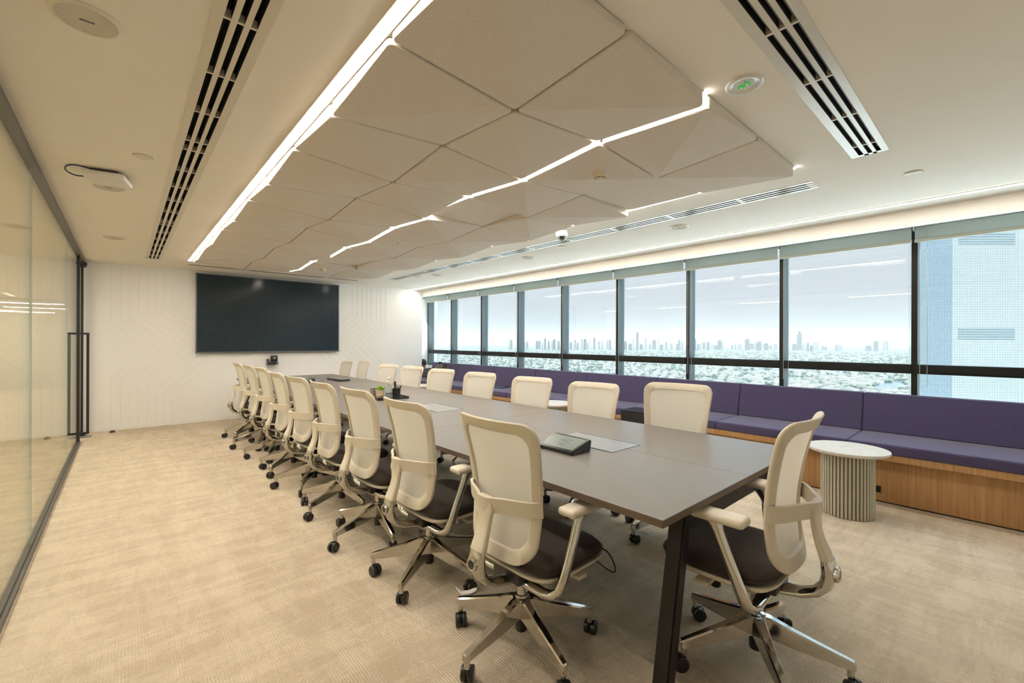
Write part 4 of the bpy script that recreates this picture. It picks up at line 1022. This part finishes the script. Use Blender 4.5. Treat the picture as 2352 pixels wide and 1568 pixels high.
MB().box(-.022, .022, -.010, .010, 0, .178, bev=.007, seg=3, rot=rm @ Matrix.Rotation(math.radians(50), 3, 'Z'), piv=(0, 0, 0)).build('case', M['plastic'], rc, 40)
for zz, mt, nm in ((.155, 'orange_glow', 'power_button'), (.13, 'flap', 'keypad')):  # the orange buttons are made to glow
    m = MB()
    R3 = rm @ Matrix.Rotation(math.radians(50), 3, 'Z')
    for a in (-.011, .011):
        for q in ((0,) if nm == 'power_button' else (0, 1, 2, 3)):
            m.lathe([(.0042, -.0098), (.004, -.0115), (0, -.0118)], c=(a, 0, zz - q * .015), n=10, axis='y')
    for v in m.b.verts: v.co = R3 @ v.co
    m.build(nm, M[mt], rc)
rod('pen', 'black pen leaning to the right in the pen cup', 'pen', 2.215, 4.35, [(0, 0, 0), (.025, -.028, .125)], .0045, M['plastic'])
rod('pen', 'black pen standing behind the remote in the pen cup', 'pen', 2.21, 4.37, [(0, 0, 0), (.022, .0, .120)], .0042, M['plastic'], M['flap'])
rod('pen', 'dark pen farthest right in the pen cup', 'pen', 2.20, 4.35, [(0, 0, 0), (.03, -.02, .112)], .004, M['tablet'])

# ------------------------------------------------------------ the city outside
GZ = 1.36 - 130
def city_ground():
    t = NT('city_ground'); b = t.N('ShaderNodeBsdfDiffuse'); mp = t.coords((1, 1, 1))
    n1 = t.N('ShaderNodeTexNoise', Scale=.006, Detail=6, Roughness=.6); n2 = t.N('ShaderNodeTexNoise', Scale=.035, Detail=5, Roughness=.7); t.L(mp, 0, n1, 'Vector'); t.L(mp, 0, n2, 'Vector')
    ad = t.N('ShaderNodeMath', _operation='ADD'); t.L(n1, 0, ad, 0); t.L(n2, 0, ad, 1)
    hf = t.N('ShaderNodeMath', _operation='MULTIPLY'); hf.inputs[1].default_value = .5; t.L(ad, 0, hf, 0)
    cr = t.N('ShaderNodeValToRGB'); cr.color_ramp.elements[0].position = .42; cr.color_ramp.elements[0].color = (.075, .095, .075, 1)
    cr.color_ramp.elements[1].position = .56; cr.color_ramp.elements[1].color = (.15, .15, .14, 1)
    t.L(hf, 0, cr, 0); t.L(cr, 0, b, 0); t.L(b, 0, t.out, 0); return t.m
g = MB(); g.grid([[(60, -4000, GZ), (60, 24000, GZ)], [(26000, -4000, GZ), (26000, 24000, GZ)]]); struct(g.build('ground', city_ground()))
struct(box_obj('ground_bounce', pm('pale_bounce', (.82, .80, .74), .8, noise=.05, nscale=.05), (62, 620, -900, 1500, GZ, GZ + .6)))  # unseen pale slab, added to bounce sunlight up onto the ceiling
M['villa'] = pm('villa_render', (.25, .245, .23), .8, noise=.2, nscale=.02); M['roof'] = pm('villa_roof', (.16, .14, .12), .8, noise=.2, nscale=.03)
M['tree'] = pm('city_tree', (.065, .09, .068), .9, noise=.3, nscale=.05); M['lakewater'] = pm('lake_water', (.07, .13, .17), .08, spec=.6, noise=.05, nscale=.01)
M['louvre'] = pm('pale_louvre', (.12, .16, .18), .6, noise=.05)
M['tower'] = pm('tower_far', (.06, .062, .066), .6, noise=.25, nscale=.02, stretch=(1, 1, .3)); M['towerlight'] = pm('tower_far_pale', (.14, .14, .135), .6, noise=.2, nscale=.02)
def wedge_point(dmin, dmax):
    d = math.exp(random.uniform(math.log(dmin), math.log(dmax))); u = random.uniform(-.22, 1.0)
    return d * (math.sin(yaw) + math.cos(yaw) * u), d * (math.cos(yaw) - math.sin(yaw) * u), d
LAKES = [[(2030, 793), (2313, 802), (2233, 666), (2090, 640), (1946, 692)], [(1859, 264), (1947, 232), (1770, 193), (1567, 195), (1485, 238), (1689, 260)]]
for k, L_ in enumerate(LAKES):
    o = MB(); o.cap([o.b.verts.new((x, y, GZ + .5)) for x, y in L_]); o = o.build('lake', M['lakewater'])
    tag(o, ['pale blue lake among villas, seen above the second bench back cushion', 'pale blue lake just above the bench beside the near glass tower'][k], 'lake', None, 'stuff')
def inlake(x, y):
    for L_ in LAKES:
        c = False
        for i in range(len(L_)):
            (x1, y1), (x2, y2) = L_[i], L_[i - 1]
            if (y1 > y) != (y2 > y) and x < (x2 - x1) * (y - y1) / (y2 - y1) + x1: c = not c
        if c: return True
    return False
m = MB(); mr = bmesh.new()
def villa(b, x, y, w, l, h, a):
    ca, sa = math.cos(a), math.sin(a); P = lambda u, v, z: b.verts.new((x + u * ca - v * sa, y + u * sa + v * ca, GZ + z))
    lo = [P(-w, -l, 0), P(w, -l, 0), P(w, l, 0), P(-w, l, 0)]; hi = [P(-w, -l, h), P(w, -l, h), P(w, l, h), P(-w, l, h)]
    for i in range(4): b.faces.new((lo[i], lo[(i + 1) % 4], hi[(i + 1) % 4], hi[i]))
    if random.random() < .55:
        r0, r1 = P(-w * .3, 0, h + w * .45), P(w * .3, 0, h + w * .45)
        for f in ((hi[0], hi[1], r1, r0), (hi[1], hi[2], r1), (hi[2], hi[3], r0, r1), (hi[3], hi[0], r0)): b.faces.new(f).material_index = 1
    else: b.faces.new(hi)
for k in range(5200):
    x, y, d = wedge_point(700, 6500)
    if inlake(x, y) or math.sin(x * .011) * math.cos(y * .013) > .72: continue
    villa(m.b, x, y, random.uniform(5, 11), random.uniform(6, 14), random.uniform(6, 11), random.uniform(0, PI))
tag(m.build('villas', [M['villa'], M['roof']]), 'countless pale low villas spread over the city below the windows', 'houses', None, 'stuff')
m = MB()
for k in range(9000):
    x, y, d = wedge_point(650, 6000)
    if inlake(x, y): continue
    r = random.uniform(3, 7) * (1 + d / 6000); h = random.uniform(5, 10); n_ = 6
    rows = [[(x + r * f * math.cos(2 * PI * j / n_ + k), y + r * f * math.sin(2 * PI * j / n_ + k), GZ + h * z) for j in range(n_)] for f, z in ((.6, .15), (1, .45), (.75, .8), (.1, 1))]
    m.grid(rows, closed_u=True)
tag(m.build('trees', M['tree']), 'green trees scattered between the pale villas below', 'trees', None, 'stuff')
SKYL = [(4534, 5171, 23, 170),(4561, 5154, 29, 154),(4499, 4790, 19, 138),(4315, 4540, 33, 133),(5182, 5213, 35, 143),(5220, 5189, 45, 143),(4503, 4418, 21, 124),(4767, 4618, 38, 183),(5071, 4832, 26, 143),(5118, 4802, 33, 140),(4650, 4322, 33, 166),(4704, 4287, 30, 142),(4911, 4151, 30, 155),(5382, 4636, 40, 124),(5477, 4576, 30, 121),(5536, 4538, 33, 175),(5035, 4070, 42, 171),(5939, 4744, 28, 116),(5970, 4725, 25, 160),(5713, 4426, 30, 198),(6113, 4636, 21, 143),(5524, 4131, 26, 134),(6241, 4557, 32, 158),(5630, 4063, 35, 166),(5533, 3745, 23, 123),(5557, 3729, 33, 146),(5615, 3691, 43, 107),(5659, 3663, 36, 184),(5710, 3630, 53, 272),(6398, 3994, 48, 93),(6125, 3745, 42, 200),(6914, 4140, 35, 88),(6980, 4099, 59, 166),(6656, 3831, 22, 192),(6030, 3420, 60, 94),(6773, 3757, 41, 128),(6489, 3510, 35, 111),(6242, 3282, 37, 108),(6601, 3439, 32, 167),(6305, 3241, 34, 145),(6484, 3124, 27, 180),(6879, 3260, 32, 103),(6563, 3072, 27, 121),(7355, 3390, 41, 126),(7022, 3168, 46, 133),(7947, 3501, 72, 90),(7140, 3092, 43, 77),(7599, 3235, 61, 165),(7235, 3031, 25, 138),(8278, 3296, 32, 81),(7856, 3073, 27, 93),(7496, 2863, 47, 104),(7602, 2796, 54, 186),(8605, 3094, 61, 108),(8673, 3052, 37, 143),(7354, 2556, 28, 124),(7386, 2535, 48, 146),(8809, 2967, 33, 102),(7893, 2608, 55, 115),(8947, 2882, 49, 72),(7618, 2383, 45, 104),(7894, 2203, 63, 108),(8412, 2275, 66, 310),(7631, 2006, 37, 118),(7317, 1876, 38, 126),(7365, 1843, 32, 87),(8668, 2110, 74, 139),(8783, 2036, 34, 71),(8828, 2007, 30, 61),(7731, 1598, 80, 104),(8552, 1395, 78, 83),(8660, 1324, 61, 154),(9281, 1297, 69, 150)]
for k, (x, y, w, h) in enumerate(SKYL):
    a = math.atan2(y, x) + random.uniform(-.5, .5); b = MB(); R = Matrix.Rotation(a, 3, 'Z')
    d_ = w * random.uniform(.7, 1.0); parts = [(w / 2 * .86, d_ / 2, 0, h * .9), (w / 2 * .6, d_ / 2 * .7, h * .9, h)]
    if h > 300: parts = [(w / 2 * .8, w / 2 * .8, 0, h * .86), (w / 2 * .8, w * .08, h * .86, h), (w / 2 * .8, w * .3, h * .95, h)]
    if h > 260 and h < 300: parts = [(w / 2 * .8, w / 2 * .7, 0, h * .97), (w / 2 * .7, w / 2 * .6, h * .97, h)]
    for hx, hy, z0, z1 in parts: b.box(-hx, hx, -hy, hy, z0, z1)
    for v in b.b.verts: v.co = R @ v.co
    o = b.build('tower_block', M['towerlight'] if k % 3 == 0 else M['tower'], None, None, loc=(x, y, GZ))
    lab = 'hazy high-rise block in the distant skyline'
    if h > 300: lab = 'tallest pale tower with open crown, alone right of the distant skyline'
    elif 260 < h < 300: lab = 'tall hazy tower rising over the middle of the distant skyline'
    tag(o, lab, 'building', 'hazy towers of the distant skyline')
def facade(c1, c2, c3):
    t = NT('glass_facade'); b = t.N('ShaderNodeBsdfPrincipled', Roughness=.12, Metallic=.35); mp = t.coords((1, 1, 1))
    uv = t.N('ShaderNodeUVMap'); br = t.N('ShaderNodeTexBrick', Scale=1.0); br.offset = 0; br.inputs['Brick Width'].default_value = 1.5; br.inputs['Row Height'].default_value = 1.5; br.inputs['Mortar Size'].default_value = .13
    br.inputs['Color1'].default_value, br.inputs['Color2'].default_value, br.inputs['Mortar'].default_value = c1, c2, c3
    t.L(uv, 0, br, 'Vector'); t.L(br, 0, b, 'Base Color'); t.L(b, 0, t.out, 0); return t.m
def near_tower():
    A, B_, C_ = Vector((356.0, 35.7, 0)), Vector((368, 21.0, 0)), Vector((397.6, -5.2, 0)); D_ = Vector((430, -60, 0)); E_ = A + Vector((60, 10, 0)); F_ = D_ + Vector((40, 20, 0))
    t = thing('glass_tower', 'tall pale blue glass office tower close outside the nearest window', 'building', (B_.x, B_.y, GZ))
    m = MB(); P = [A, B_, C_, D_, F_, E_]; z0, z1 = 0, 330; uvs = []
    vb = [m.b.verts.new((p.x - B_.x, p.y - B_.y, z0)) for p in P]; vt = [m.b.verts.new((p.x - B_.x, p.y - B_.y, z1)) for p in P]
    uvl = m.b.loops.layers.uv.new('uv')
    for i in range(6):
        f = m.b.faces.new((vb[i], vb[(i + 1) % 6], vt[(i + 1) % 6], vt[i])); L = (P[(i + 1) % 6] - P[i]).length
        for l, u in zip(f.loops, ((0, 0), (L, 0), (L, z1), (0, z1))): l[uvl].uv = u
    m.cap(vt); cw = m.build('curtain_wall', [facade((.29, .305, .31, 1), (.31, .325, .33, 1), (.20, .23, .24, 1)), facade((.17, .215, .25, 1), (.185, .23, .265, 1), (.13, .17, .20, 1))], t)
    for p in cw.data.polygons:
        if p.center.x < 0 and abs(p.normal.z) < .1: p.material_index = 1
    for z_ in (66.5, 10.0):
        m = MB(); d = (C_ - B_).normalized(); nrm = Vector((d.y, -d.x, 0)); 
        if nrm.dot(B_) > 0: nrm = -nrm
        for r_ in range(5):
            zz = z_ - 130 * 0 - GZ * 1 + 1.36 * 0 - r_ * 1.45 if False else (z_ - GZ) - r_ * 1.45
            p0, p1 = B_ + d * 3.5 - B_ + nrm * .02, B_ + d * 37 - B_ + nrm * .02
            R = m.grid([[p0 + Vector((0, 0, zz)), p1 + Vector((0, 0, zz)), p1 + Vector((0, 0, zz)) + nrm * .25, p0 + Vector((0, 0, zz)) + nrm * .25], [p0 + Vector((0, 0, zz - .6)), p1 + Vector((0, 0, zz - .6)), p1 + Vector((0, 0, zz - .6)) + nrm * .25, p0 + Vector((0, 0, zz - .6)) + nrm * .25]], closed_u=True)
            m.cap(R[0]); m.cap(R[1], flip=True)
        m.build('louvre', M['louvre'], t)
near_tower()
# haze over the city, a real scattering volume
hz = NT('haze'); vs_ = hz.N('ShaderNodeVolumeScatter', Density=1 / 3600, Anisotropy=0.0); vs_.inputs[0].default_value = (.143, .142, .142, 1); hz.L(vs_, 0, hz.out, 1)
h_ = MB().box(440, 16000, -6000, 18000, GZ - 5, GZ + 420).build('haze', hz.m); tag(h_, 'pale heat haze over the city', 'haze', None, 'stuff')
